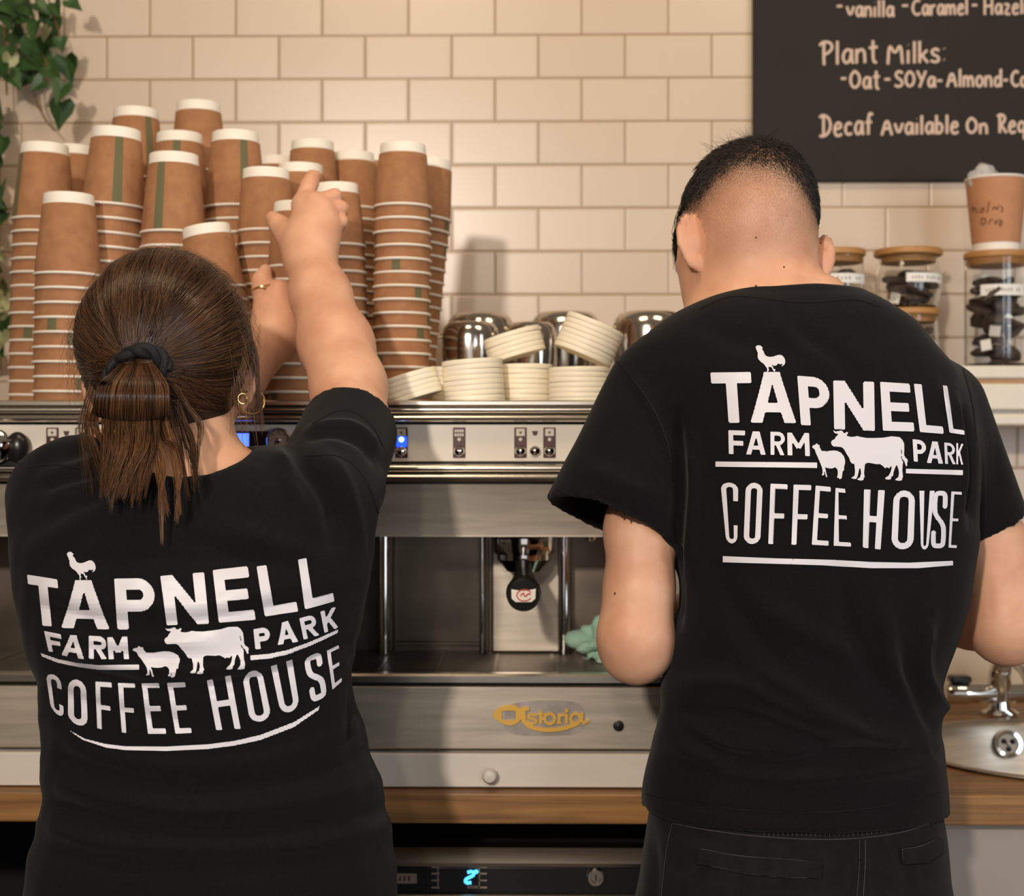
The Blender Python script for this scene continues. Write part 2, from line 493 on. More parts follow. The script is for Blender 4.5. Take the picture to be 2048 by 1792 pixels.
# ------------------------------------------------------------------ solid fields -> one continuous surface
class Field:
    def __init__(s, xs, ys, zs):
        s.x, s.y, s.z = (np.asarray(a, float) for a in (xs, ys, zs))
        s.F = np.full((len(s.x), len(s.y), len(s.z)), 0.25, dtype=np.float32)
    def block(s, lo, hi):
        sl = []
        for a, l, h in zip((s.x, s.y, s.z), lo, hi):
            sl.append(slice(max(0, np.searchsorted(a, l) - 1), min(len(a), np.searchsorted(a, h) + 1)))
        return tuple(sl)
    def grid(s, sl):
        return s.x[sl[0]][:, None, None], s.y[sl[1]][None, :, None], s.z[sl[2]][None, None, :]
    def add(s, fn, lo, hi, k=0.02, sub=False):
        pad = k + 0.02
        sl = s.block([a - pad for a in lo], [a + pad for a in hi])
        X, Y, Z = s.grid(sl)
        d = fn(X, Y, Z); A = s.F[sl]
        if sub:
            A = -A
        if k > 0:
            h = np.maximum(k - np.abs(A - d), 0) / k
            R = np.minimum(A, d) - h * h * k * 0.25
        else:
            R = np.minimum(A, d)
        s.F[sl] = -R if sub else R
    def cone(s, a, b, ra, rb, k=0.02, sub=False):
        a, b = np.asarray(a, float), np.asarray(b, float); ba = b - a; L2 = float(ba @ ba) + 1e-12
        def fn(X, Y, Z):
            t = np.clip(((X - a[0]) * ba[0] + (Y - a[1]) * ba[1] + (Z - a[2]) * ba[2]) / L2, 0, 1)
            return np.sqrt((X - a[0] - t * ba[0]) ** 2 + (Y - a[1] - t * ba[1]) ** 2 + (Z - a[2] - t * ba[2]) ** 2) - (ra + t * (rb - ra))
        r = max(ra, rb)
        s.add(fn, np.minimum(a, b) - r, np.maximum(a, b) + r, k, sub)
    def chain(s, pts, rs, k=0.02):
        for i in range(len(pts) - 1):
            s.cone(pts[i], pts[i + 1], rs[i], rs[i + 1], k)
    def ell(s, c, r, k=0.02, rot=None, sub=False):
        c = np.asarray(c, float); R = np.eye(3) if rot is None else np.asarray(rot.to_matrix() if hasattr(rot, 'to_matrix') else rot)
        def fn(X, Y, Z):
            dx, dy, dz = X - c[0], Y - c[1], Z - c[2]
            u = R[0, 0] * dx + R[1, 0] * dy + R[2, 0] * dz
            v = R[0, 1] * dx + R[1, 1] * dy + R[2, 1] * dz
            w = R[0, 2] * dx + R[1, 2] * dy + R[2, 2] * dz
            k0 = np.sqrt((u / r[0]) ** 2 + (v / r[1]) ** 2 + (w / r[2]) ** 2)
            k1 = np.sqrt((u / r[0] ** 2) ** 2 + (v / r[1] ** 2) ** 2 + (w / r[2] ** 2) ** 2) + 1e-9
            return k0 * (k0 - 1) / k1
        m = max(r)
        s.add(fn, c - m, c + m, k, sub)
    def cut(s, p, n):
        """remove everything on the side of the plane the normal points to"""
        p, n = np.asarray(p, float), np.asarray(n, float)
        X, Y, Z = s.grid((slice(None),) * 3)
        s.F = np.maximum(s.F, ((X - p[0]) * n[0] + (Y - p[1]) * n[1] + (Z - p[2]) * n[2]).astype(np.float32))
    def mesh(s):
        F = s.F; nx, ny, nz = F.shape
        ins = F < 0
        c = np.zeros((nx - 1, ny - 1, nz - 1), dtype=np.int8)
        for i in (0, 1):
            for j in (0, 1):
                for k in (0, 1):
                    c += ins[i:nx - 1 + i, j:ny - 1 + j, k:nz - 1 + k]
        I, J, K = np.nonzero((c > 0) & (c < 8))
        idx = np.full((nx - 1, ny - 1, nz - 1), -1, dtype=np.int32)
        idx[I, J, K] = np.arange(len(I))
        acc = np.zeros((len(I), 3)); cnt = np.zeros(len(I))
        for ax in range(3):
            for p in (0, 1):
                for q in (0, 1):
                    o = [0, 0, 0]
                    oth = [a for a in range(3) if a != ax]
                    o[oth[0]], o[oth[1]] = p, q
                    A = F[I + o[0], J + o[1], K + o[2]]
                    o2 = list(o); o2[ax] = 1
                    B = F[I + o2[0], J + o2[1], K + o2[2]]
                    m = (A < 0) != (B < 0)
                    t = np.where(m, A / np.where(m, A - B, 1), 0)
                    pos = [o[0] + 0.0 * t, o[1] + 0.0 * t, o[2] + 0.0 * t]
                    pos[ax] = pos[ax] + t
                    for d in range(3): acc[:, d] += np.where(m, pos[d], 0)
                    cnt += m
        acc /= np.maximum(cnt, 1)[:, None]
        V = np.empty_like(acc)
        for d, (g, ii) in enumerate(((s.x, I), (s.y, J), (s.z, K))):
            V[:, d] = g[ii] + acc[:, d] * (g[ii + 1] - g[ii])
        Q = []
        # x edges
        a, b = ins[:-1, 1:-1, 1:-1], ins[1:, 1:-1, 1:-1]
        i, j, k = np.nonzero(a != b); j += 1; k += 1
        q = np.stack([idx[i, j - 1, k - 1], idx[i, j, k - 1], idx[i, j, k], idx[i, j - 1, k]], 1)
        fl = ~ins[i, j, k]; q[fl] = q[fl][:, ::-1]; Q.append(q)
        a, b = ins[1:-1, :-1, 1:-1], ins[1:-1, 1:, 1:-1]
        i, j, k = np.nonzero(a != b); i += 1; k += 1
        q = np.stack([idx[i - 1, j, k - 1], idx[i - 1, j, k], idx[i, j, k], idx[i, j, k - 1]], 1)
        fl = ~ins[i, j, k]; q[fl] = q[fl][:, ::-1]; Q.append(q)
        a, b = ins[1:-1, 1:-1, :-1], ins[1:-1, 1:-1, 1:]
        i, j, k = np.nonzero(a != b); i += 1; j += 1
        q = np.stack([idx[i - 1, j - 1, k], idx[i, j - 1, k], idx[i, j, k], idx[i - 1, j, k]], 1)
        fl = ~ins[i, j, k]; q[fl] = q[fl][:, ::-1]; Q.append(q)
        return V, np.concatenate(Q).astype(np.int32)

def axis_pts(lo, hi, step, fine=()):
    """grid positions, denser inside the given (lo, hi, step) spans"""
    out, x = [], lo
    while x < hi:
        out.append(x)
        s = step
        for f0, f1, fs in fine:
            if f0 <= x <= f1: s = min(s, fs)
        x += s
    out.append(hi)
    return np.array(out)

def laplace(V, Q, n=2, w=0.5):
    for _ in range(n):
        acc = np.zeros_like(V); cnt = np.zeros(len(V))
        for a, b in ((0, 1), (1, 2), (2, 3), (3, 0)):
            np.add.at(acc, Q[:, a], V[Q[:, b]]); np.add.at(acc, Q[:, b], V[Q[:, a]])
            np.add.at(cnt, Q[:, a], 1); np.add.at(cnt, Q[:, b], 1)
        V = V * (1 - w) + w * acc / np.maximum(cnt, 1)[:, None]
    return V

def vnormals(V, Q):
    n = np.cross(V[Q[:, 2]] - V[Q[:, 0]], V[Q[:, 3]] - V[Q[:, 1]])
    N = np.zeros_like(V)
    for c in range(4): np.add.at(N, Q[:, c], n)
    return N / (np.linalg.norm(N, axis=1, keepdims=True) + 1e-12)

def keep_largest(V, Q):
    lab = np.arange(len(V))
    while True:
        m = lab[Q].min(1)
        new = lab.copy()
        for c in range(4): np.minimum.at(new, Q[:, c], m)
        new = new[new]
        if (new == lab).all(): break
        lab = new
    ids, cn = np.unique(lab, return_counts=True)
    keep = lab == ids[cn.argmax()]
    remap = np.cumsum(keep) - 1
    return V[keep], remap[Q[keep[Q[:, 0]]]].astype(np.int32)

class Profile:
    """a trunk given by its left and right outline at a row of heights"""
    def __init__(s, rows, p=2.4):
        zz, xl, xr, yc, bb = [], [], [], [], []
        for v, l, r, Y, b in rows:
            zz.append(P(l, v, Y).z); xl.append(P(l, v, Y).x); xr.append(P(r, v, Y).x); yc.append(Y); bb.append(b)
        o = np.argsort(zz); zz = np.array(zz)[o]
        s.z = np.linspace(zz[0], zz[-1], 500)
        ker = np.exp(-0.5 * (np.arange(-12, 13) / 5.0) ** 2); ker /= ker.sum()
        def sm(a):
            t = np.interp(s.z, zz, np.array(a)[o])
            return np.convolve(np.pad(t, 12, mode='edge'), ker, mode='valid')
        s.xl, s.xr, s.yc, s.b = sm(xl), sm(xr), sm(yc), sm(bb)
        s.p = p; s.lo = zz[0]; s.hi = zz[-1]
    def fn(s, shrink=0.0, zlo=None, zhi=None):
        zlo = s.lo if zlo is None else zlo; zhi = s.hi if zhi is None else zhi
        def f(X, Y, Z):
            z = Z[0, 0]
            cx = np.interp(z, s.z, (s.xl + s.xr) / 2); a = np.interp(z, s.z, (s.xr - s.xl) / 2) - shrink
            cy = np.interp(z, s.z, s.yc); b = np.interp(z, s.z, s.b) - shrink
            dx, dy = X - cx, Y - cy
            r = np.sqrt(dx * dx + dy * dy)
            q = ((np.abs(dx) / a) ** s.p + (np.abs(dy) / b) ** s.p) ** (1 / s.p)
            d = r * (1 - 1 / np.maximum(q, 0.05))
            d = np.where(q < 0.05, -np.minimum(a, b), d)
            return np.maximum(d, np.maximum(z - zhi, zlo - z))
        return f
    def box(s):
        return (s.xl.min(), (s.yc - s.b).min(), s.lo), (s.xr.max(), (s.yc + s.b).max(), s.hi)

def polydist(px, py, pts):
    """distance (and nearest parameter) from points to an open polyline"""
    best = np.full(px.shape, 1e9)
    for (x0, y0), (x1, y1) in zip(pts[:-1], pts[1:]):
        dx, dy = x1 - x0, y1 - y0; L = dx * dx + dy * dy + 1e-9
        t = np.clip(((px - x0) * dx + (py - y0) * dy) / L, 0, 1)
        best = np.minimum(best, np.hypot(px - x0 - t * dx, py - y0 - t * dy))
    return best

def wrinkle(V, Q, folds, ymax, noise_amp=0.0, noise_len=0.03):
    """push cloth in and out along fold lines given as (photo polyline, width in px, height in mm)"""
    N = vnormals(V, Q)
    u, v = project(V[:, 0], V[:, 1], V[:, 2])
    d = np.zeros(len(V))
    for pts, w, amp in folds:
        pts = [tuple(q) for q in smooth_path(pts, 2)]
        # fade at the ends
        dd = polydist(u, v, pts)
        e0 = np.hypot(u - pts[0][0], v - pts[0][1]); e1 = np.hypot(u - pts[-1][0], v - pts[-1][1])
        fade = np.clip(np.minimum(e0, e1) / (3.0 * w), 0, 1)
        fade = np.where(dd > 0, fade, fade)
        d += amp * 0.001 * np.exp(-(dd / w) ** 2) * (0.25 + 0.75 * fade)
    if noise_amp:
        ph = RNG.uniform(0, 6.28, (10,)); di = RNG.normal(0, 1, (10, 3))
        nn = sum(np.sin((V @ di[i]) / noise_len * (0.6 + 0.12 * i) + ph[i]) for i in range(10)) / 3.2
        d += noise_amp * nn
    back = np.clip((ymax - V[:, 1]) / 0.05, 0, 1)
    return V + N * (d * back)[:, None]

# ------------------------------------------------------------------ flat shapes laid onto a surface
def sd_box(x, y, cx, cy, hx, hy, r=0.0):
    qx, qy = np.abs(x - cx) - hx + r, np.abs(y - cy) - hy + r
    return np.hypot(np.maximum(qx, 0), np.maximum(qy, 0)) + np.minimum(np.maximum(qx, qy), 0) - r

def sd_seg(x, y, a, b, th, r=None):
    """butt-ended stroke"""
    r = th * 0.12 if r is None else r
    dx, dy = b[0] - a[0], b[1] - a[1]; L = math.hypot(dx, dy); ux, uy = dx / L, dy / L
    mx, my = (a[0] + b[0]) / 2, (a[1] + b[1]) / 2
    lx = (x - mx) * ux + (y - my) * uy; ly = -(x - mx) * uy + (y - my) * ux
    return sd_box(lx, ly, 0, 0, L / 2, th / 2, r)

def sd_poly(x, y, pts):
    d = polydist(x, y, list(pts) + [pts[0]])
    inside = np.zeros(x.shape, bool)
    n = len(pts)
    for i in range(n):
        x0, y0 = pts[i]; x1, y1 = pts[(i + 1) % n]
        if y0 == y1: continue
        c = ((y0 > y) != (y1 > y)) & (x < (x1 - x0) * (y - y0) / (y1 - y0) + x0)
        inside ^= c
    return np.where(inside, -d, d)

def letter_sdf(ch, w, h, t):
    """t = stroke width; box is 0..w by 0..h, y downwards"""
    a = t / 2
    S = lambda p, q, th=t: (lambda x, y: sd_seg(x, y, p, q, th))
    def U(*fs): return lambda x, y: np.minimum.reduce([f(x, y) for f in fs])
    def ring(x0, y0, x1, y1, r, th=t):
        return lambda x, y: np.abs(sd_box(x, y, (x0 + x1) / 2, (y0 + y1) / 2, (x1 - x0) / 2, (y1 - y0) / 2, r)) - th / 2
    stem = S((a, 0), (a, h))
    if ch == 'T': f = U(S((0, a), (w, a)), S((w / 2, 0), (w / 2, h)))
    elif ch == 'A': f = U(S((w * 0.44, 0), (a * 1.02, h * 1.02)), S((w * 0.56, 0), (w - a * 1.02, h * 1.02)), S((w * 0.22, h * 0.70), (w * 0.78, h * 0.70), t * 0.85), S((w * 0.30, a), (w * 0.70, a), t))
    elif ch in 'PR':
        yb = h * (0.64 if ch == 'P' else 0.58) - a
        rg = ring(-w, a, w - a, yb, (yb - a) / 2 * 0.98)
        bowl = lambda x, y: np.maximum(rg(x, y), a - x)
        f = U(stem, bowl)
        if ch == 'R': f = U(stem, bowl, S((w * 0.45, yb), (w - a * 1.1, h * 1.02)))
    elif ch == 'N': f = U(stem, S((w - a, 0), (w - a, h)), S((a * 1.05, h * 0.03), (w - a * 1.05, h * 0.97), t * 1.02))
    elif ch == 'E': f = U(stem, S((0, a), (w, a)), S((0, h / 2), (w * 0.9, h / 2), t * 0.95), S((0, h - a), (w, h - a)))
    elif ch == 'F': f = U(stem, S((0, a), (w, a)), S((0, h * 0.53), (w * 0.88, h * 0.53)))
    elif ch == 'L': f = U(stem, S((0, h - a), (w, h - a)))
    elif ch == 'H': f = U(stem, S((w - a, 0), (w - a, h)), S((0, h / 2), (w, h / 2)))
    elif ch == 'M': f = U(stem, S((w - a, 0), (w - a, h)), S((a, h * 0.02), (w / 2, h * 0.66), t * 0.95), S((w - a, h * 0.02), (w / 2, h * 0.66), t * 0.95))
    elif ch == 'K': f = U(stem, S((t * 0.7, h * 0.6), (w - a * 0.9, 0)), S((w * 0.42, h * 0.42), (w - a * 0.9, h)))
    elif ch == 'O': f = ring(a, a, w - a, h - a, (w - t) / 2)
    elif ch == 'C':
        g = ring(a, a, w - a, h - a, (w - t) / 2)
        f = lambda x, y: np.maximum(g(x, y), -sd_box(x, y, w, h * 0.5, w * 0.42, h * 0.20))
    elif ch == 'U':
        g = ring(a, -h, w - a, h - a, (w - t) / 2)
        f = g
    elif ch == 'S':
        r = (w - t) / 2
        pts = [(w - a, h * 0.27), (w - a, h * 0.16), (w * 0.8, a * 1.2), (w / 2, a), (w * 0.2, a * 1.2), (a, h * 0.14), (a, h * 0.28), (w * 0.22, h * 0.42),
               (w * 0.78, h * 0.58), (w - a, h * 0.72), (w - a, h * 0.86), (w * 0.8, h - a * 1.2), (w / 2, h - a), (w * 0.2, h - a * 1.2), (a, h * 0.84), (a, h * 0.73)]
        sp = [tuple(q) for q in smooth_path(pts, 2)]
        f = lambda x, y: polydist(x, y, sp) - t / 2
    return lambda x, y: np.maximum(f(x, y), sd_box(x, y, w / 2, h / 2, w / 2, h / 2))

def flat_mesh(f, x0, y0, x1, y1, s):
    """quads filling the region f < 0, border points pulled onto the outline"""
    nx, ny = max(2, int((x1 - x0) / s) + 3), max(2, int((y1 - y0) / s) + 3)
    gx = x0 - s + np.arange(nx) * s; gy = y0 - s + np.arange(ny) * s
    X, Y = np.meshgrid(gx, gy, indexing='ij')
    D = f(X, Y)
    ok = D < 0.55 * s
    cell = ok[:-1, :-1] & ok[1:, :-1] & ok[:-1, 1:] & ok[1:, 1:]
    e = s * 0.25
    for _ in range(2):
        D = f(X, Y)
        gxd = (f(X + e, Y) - f(X - e, Y)) / (2 * e); gyd = (f(X, Y + e) - f(X, Y - e)) / (2 * e)
        g2 = gxd ** 2 + gyd ** 2
        m = (D > -0.5 * s) & (D < 0.9 * s) & (g2 > 0.2)
        st = np.where(m, D / np.maximum(g2, 0.2), 0)
        X = X - st * gxd; Y = Y - st * gyd
    idx = np.full(X.shape, -1, int)
    I, J = np.nonzero(cell)
    used = np.zeros(X.shape, bool)
    for a in (0, 1):
        for b in (0, 1): used[I + a, J + b] = True
    idx[used] = np.arange(used.sum())
    V = np.stack([X[used], Y[used]], 1)
    Q = np.stack([idx[I, J], idx[I + 1, J], idx[I + 1, J + 1], idx[I, J + 1]], 1)
    return V, Q

def bilinear(V, w, h, quad):
    s = (V[:, 0] / w)[:, None]; t = (V[:, 1] / h)[:, None]
    tl, tr, br, bl = (np.array(q, float) for q in quad)
    return (tl * (1 - s) + tr * s) * (1 - t) + (bl * (1 - s) + br * s) * t

def lay_on(bvh, pv, off):
    """photo positions -> points just above the surface seen there"""
    out = np.zeros((len(pv), 3)); ok = np.zeros(len(pv), bool)
    o = Vector((0, 0, CAM_Z))
    for i, (u, v) in enumerate(pv):
        d = (P(u, v, 1.0) - o).normalized()
        hit, n, _, _ = bvh.ray_cast(o, d)
        if hit is None: continue
        if n.dot(d) > 0: n = -n
        n = (n - d * 0.6).normalized()
        out[i] = hit + n * off; ok[i] = True
    return out, ok

class Print:
    def __init__(s, bvh, off=0.0008, step=2.6):
        s.bvh, s.off, s.step = bvh, off, step; s.V, s.Q, s.n = [], [], 0
    def put(s, V, Q):
        W, ok = lay_on(s.bvh, V, s.off)
        Q = Q[ok[Q].all(1)]
        s.V.append(W); s.Q.append(Q + s.n); s.n += len(W)
    def letter(s, ch, quad, t):
        q = [np.array(p, float) for p in quad]
        w = (np.linalg.norm(q[1] - q[0]) + np.linalg.norm(q[2] - q[3])) / 2
        h = (np.linalg.norm(q[3] - q[0]) + np.linalg.norm(q[2] - q[1])) / 2
        t = min(t, w * (0.30 if ch in 'EFLTC' else 0.32 if ch in 'HUOSPN' else 0.27))
        V, Q = flat_mesh(letter_sdf(ch, w, h, t), 0, 0, w, h, min(s.step, t / 6.5))
        s.put(bilinear(V, w, h, quad), Q)
    def poly(s, pts, step=None):
        a = np.array(pts, float)
        V, Q = flat_mesh(lambda x, y: sd_poly(x, y, [tuple(p) for p in pts]), *a.min(0), *a.max(0), step or s.step)
        s.put(V, Q)
    def line(s, pts, th, step=None):
        pts = [tuple(p) for p in smooth_path(pts, 2)]
        a = np.array(pts)
        V, Q = flat_mesh(lambda x, y: polydist(x, y, pts) - th / 2, *(a.min(0) - th), *(a.max(0) + th), step or min(s.step, th / 2.5))
        s.put(V, Q)
    def build(s, name, mat, parent):
        V = np.concatenate(s.V); Q = np.concatenate(s.Q)
        return link_mesh(name, V, Q.astype(np.int32), mat, parent, True)

def strands(name, paths, rad, tones, mat, parent, taper=True):
    """paths: (n, m, 3) array of hair lines -> one mesh of thin three-sided tubes"""
    Pp = np.asarray(paths, float); n, m, _ = Pp.shape
    T = np.gradient(Pp, axis=1); T /= np.linalg.norm(T, axis=2, keepdims=True) + 1e-12
    ref = np.array([0.31, 0.52, 0.79]); A = np.cross(T, ref); A /= np.linalg.norm(A, axis=2, keepdims=True) + 1e-9
    B = np.cross(T, A)
    r = np.broadcast_to(np.asarray(rad, float).reshape(-1, 1), (n, m)).copy()
    if taper: r *= np.concatenate([np.linspace(0.75, 1, m // 2), np.linspace(1, 0.25, m - m // 2)])[None]
    V = np.stack([Pp + r[..., None] * (A * math.cos(a) + B * math.sin(a)) for a in (0, 2.094, 4.189)], 2)  # n,m,3,3
    V = V.reshape(-1, 3)
    base = (np.arange(n)[:, None, None] * m + np.arange(m - 1)[None, :, None]) * 3
    k = np.arange(3)[None, None, :]; k2 = (k + 1) % 3
    Q = np.stack([base + k, base + k2, base + 3 + k2, base + 3 + k], -1).reshape(-1, 4)
    o = link_mesh(name, V, Q.astype(np.int32), mat, parent, True)
    at = o.data.attributes.new('tone', 'FLOAT', 'POINT')
    at.data.foreach_set('value', np.repeat(np.asarray(tones, float), m * 3).astype(np.float32))
    return o

def spline(pts, m):
    """smooth curve through the points, m samples"""
    p = np.asarray(pts, float); n = len(p)
    q = np.concatenate([[2 * p[0] - p[1]], p, [2 * p[-1] - p[-2]]])
    t = np.linspace(0, n - 1 - 1e-9, m); i = t.astype(int); f = (t - i)[:, None]
    p0, p1, p2, p3 = q[i], q[i + 1], q[i + 2], q[i + 3]
    return 0.5 * (2 * p1 + (p2 - p0) * f + (2 * p0 - 5 * p1 + 4 * p2 - p3) * f ** 2 + (3 * p1 - p0 - 3 * p2 + p3) * f ** 3)
# ------------------------------------------------------------------ the setting
WALL_Y = 2.62
b = MB(); b.box((-1.6, WALL_Y, 0), (2.0, WALL_Y + 0.12, 3.0))
a0 = P(903, 157, WALL_Y)
M['tiles'] = tiles(-a0.x + TILE_W * 100.5, -a0.z + TILE_H * 100)
structure(b.build('wall_back', M['tiles'], smooth=False))
b = MB(); b.box((-1.6, -3.2, -0.1), (2.0, WALL_Y, 0))
structure(b.build('floor', M['floor'], smooth=False))
# cream upstand between the tiles and the worktop, right of the machine
TOP_Z = 0.903
CF = 1.90
b = MB(); b.box((P(1500, 1300, 2.6).x, WALL_Y - 0.012, TOP_Z + 0.0), (1.6, WALL_Y, P(1900, 1195, 2.6).z))
structure(b.build('trim_1', M['splash'], smooth=False, bevel=0.003))

# ------------------------------------------------------------------ worktop, sink, tap, fridge, cupboard
SINK = Vector((P(2015, 1485, 2.39).x, 2.18, TOP_Z)); SRX, SRY = 0.200, 0.212
bm = bmesh.new()
X0, X1, Y1 = -1.15, 1.55, WALL_Y - 0.013
outer = [bm.verts.new(p) for p in ((X0, CF, TOP_Z), (X1, CF, TOP_Z), (X1, Y1, TOP_Z), (X0, Y1, TOP_Z))]
inner = [bm.verts.new((SINK.x + SRX * math.cos(t), SINK.y + SRY * math.sin(t), TOP_Z)) for t in np.linspace(0, 2 * math.pi, 48, endpoint=False)]
es = [bm.edges.new((outer[i], outer[(i + 1) % 4])) for i in range(4)] + [bm.edges.new((inner[i], inner[(i + 1) % 48])) for i in range(48)]
bmesh.ops.triangle_fill(bm, use_beauty=True, use_dissolve=False, edges=es)
fs = [f for f in bm.faces if (Vector((SINK.x, SINK.y, TOP_Z)) - f.calc_center_median()).length > 1e-4 and not all(v in inner for v in f.verts)]
bad = [f for f in bm.faces if f not in fs]
if bad: bmesh.ops.delete(bm, geom=bad, context='FACES_ONLY')
for f in bm.faces:
    if f.normal.z < 0: f.normal_flip()
r = bmesh.ops.extrude_face_region(bm, geom=list(bm.faces))
dn = [v for v in r['geom'] if isinstance(v, bmesh.types.BMVert)]
for v in dn: v.co.z -= 0.0385
bmesh.ops.recalc_face_normals(bm, faces=list(bm.faces))
me = bpy.data.meshes.new('worktop'); bm.to_mesh(me); bm.free(); me.materials.append(M['counter'])
o = bpy.data.objects.new('worktop', me); COL.objects.link(o); ORG[o.name] = (0, 0, 0)
md = o.modifiers.new('bevel', 'BEVEL'); md.width = 0.0025; md.segments = 2; md.limit_method = 'ANGLE'
tag(o, 'long oak wood worktop running under the coffee machine and the sink', 'worktop')

sk = thing('sink', (SINK.x, SINK.y, TOP_Z - 0.15), 'round stainless steel sink basin set into the oak worktop at right', 'sink')
b = MB()
pr = [(1.07, 0.0035), (1.05, 0.006), (1.01, 0.005), (0.985, -0.004), (0.965, -0.02), (0.93, -0.10), (0.86, -0.13), (0.5, -0.142), (0.12, -0.147), (0.0, -0.147),
      ]
b.lathe(pr, Matrix.Translation(SINK) @ Matrix.Diagonal((SRX, SRY, 1, 1)), 64)
o = b.build('basin', M['steel'], sk, angle=60); md = o.modifiers.new('solid', 'SOLIDIFY'); md.thickness = 0.0015; md.offset = -1
ov = P(2015, 1487, SINK.y + SRY * 0.945)
b = MB(); mt = axis_mat(ov + Vector((0, -0.004, 0)), (0, -1, 0.25))
b.lathe([(0.022, 0.0), (0.021, 0.004), (0.016, 0.0045), (0.015, 0.001)], mt, 28)
b.build('overflow_ring', M['chrome'], sk)
b = MB(); b.lathe([(0.0155, 0.001), (0.0, 0.001)], mt, 24)
for k in range(3):
    a = k * 2.094 + 0.5
    b.ball(mt @ Vector((0.008 * math.cos(a), 0.008 * math.sin(a), 0.0022)), 0.0042, 1, 10, 6)
b.ball(mt @ Vector((0, 0, 0.003)), 0.003, 2, 10, 6)
b.build('overflow_grate', [M['steel_dark'], M['black_gap'], M['chrome']], sk)

TY = 2.465
tp = P(2000, 1440, TY); tp.z = TOP_Z
tap = thing('mixer_tap', tp, 'chrome two-handled mixer tap standing behind the round sink', 'tap')
b = MB(); b.lathe([(0.030, 0), (0.030, 0.006), (0.020, 0.012), (0.017, 0.03), (0.018, 0.04)], Matrix.Translation(tp), 28); b.build('base', M['chrome'], tap)
zb = P(2000, 1386, TY).z
b = MB(); b.tube([(tp.x - 0.085, TY, zb), (tp.x + 0.085, TY, zb)], 0.0165, 24); b.build('bar', M['chrome'], tap, angle=40)
for sx in (-1, 1):
    b = MB(); b.tube([(tp.x + sx * 0.052, TY, zb), (tp.x + sx * 0.083, TY, zb), (tp.x + sx * 0.089, TY, zb)], [0.0185, 0.0185, 0.014], 24)
    h = b.build('handle', M['chrome'], tap, angle=40)
    b = MB(); b.box((tp.x + sx * 0.066 - 0.017, TY - 0.015, zb + 0.017), (tp.x + sx * 0.066 + 0.017, TY + 0.015, zb + 0.029)); b.build('indicator', M['black_plastic'], h, bevel=0.004)
b = MB(); zt = P(2000, 1322, TY).z
b.tube([(tp.x, TY, zb - 0.02), (tp.x, TY, zb + 0.03), (tp.x, TY - 0.005, zt - 0.012), (tp.x, TY - 0.015, zt + 0.002)], [0.018, 0.018, 0.017, 0.013], 24)
b.ball((tp.x, TY - 0.01, zt - 0.006), 0.0165, 0, 20, 12)
b.tube([tuple(q) for q in smooth_path([(tp.x, TY - 0.015, zt - 0.004), (tp.x, TY - 0.08, zt + 0.012), (tp.x, TY - 0.145, zt - 0.002), (tp.x, TY - 0.16, zt - 0.03)], 3)], 0.0095, 16)
b.build('spout', M['chrome'], tap, angle=50)

# undercounter fridge
FX0, FX1, FY = P(330, 1700, 1.94).x, P(1385, 1700, 1.94).x, 1.935
zt0, zt1 = P(0, 1696, FY).z, P(0, 1733, FY).z
fr = thing('undercounter_fridge', ((FX0 + FX1) / 2, 2.2, 0), 'black and steel undercounter fridge with blue lit display below the worktop', 'fridge')
b = MB(); b.box((FX0, FY + 0.03, 0.0), (FX1, 2.58, P(0, 1700, 1.97).z)); b.build('cabinet', M['void'], fr, bevel=0.003)
b = MB()
pts = [(FY + 0.04, zt0), (FY + 0.012, zt0), (FY + 0.003, zt0 - 0.012), (FY, zt1 + 0.007), (FY + 0.002, zt1 + 0.002), (FY + 0.006, zt1), (FY + 0.04, zt1)]
n = len(pts)
b.add([(x, y, z) for x in (FX0, FX1) for y, z in pts], [(i, i + n, (i + 1) % n + n, (i + 1) % n) for i in range(n)] + [tuple(range(n))[::-1], tuple(range(n, 2 * n))])
b.build('top_trim', M['steel_rail'], fr, angle=30)
zp = P(0, 1786, FY).z
b = MB(); b.box((FX0, FY + 0.008, zp), (FX1, FY + 0.03, zt1)); cp = b.build('control_panel', M['black_panel'], fr, bevel=0.002)
b = MB(); b.box((FX0, FY, 0.08), (FX1, FY + 0.03, zp)); b.build('door', M['steel'], fr, bevel=0.004)
def fpx(u, v, d=0.0): return P(u, v, FY + 0.008 - d)
def dig(u, v): return P(880 + u / 4.876, 1670 + v / 4.876, FY + 0.0068)
b = MB()
b.tube(spline([dig(*q) for q in ((268, 366), (300, 356), (328, 366), (326, 392), (290, 412), (256, 430), (248, 455), (268, 468), (304, 463))], 22), 0.0021, 8)
b.tube([dig(352 + 15 * math.cos(t), 358 + 11 * math.sin(t)) for t in np.linspace(0, 6.28, 14)], 0.0013, 8)
o = b.build('display_digit', M['digit'], cp); o['label'] = 'glowing blue digit 2 with degree mark'
for u0 in (377, 860 - 880 + 8):
    b = MB()
    for v0, v1 in ((318, 335), (385, 400), (452, 466), (520, 536)):
        p0, p1 = P(880 + u0 / 4.876 if u0 > 100 else 862, 1670 + v0 / 4.876, FY), P((880 + u0 / 4.876 if u0 > 100 else 862) + 16, 1670 + v1 / 4.876, FY)
        b.box((p0.x, FY + 0.007, p1.z), (p1.x, FY + 0.009, p0.z))
    p0 = P(880 + 377 / 4.876 if u0 > 100 else 874, 1735, FY); p1 = P(882 + 377 / 4.876 if u0 > 100 else 876, 1781, FY)
    b.box((p0.x, FY + 0.007, p1.z), (p1.x, FY + 0.009, p0.z))
    b.build('key_marks', M['label_grey'], cp, smooth=False)
b = MB()
for k in range(5):
    p0 = P(934 + k * 4.4, 1778, FY); b.box((p0.x, FY + 0.0072, p0.z - 0.0015), (p0.x + 0.0022, FY + 0.009, p0.z + 0.0022))
b.build('panel_text', M['label_grey'], cp, smooth=False)
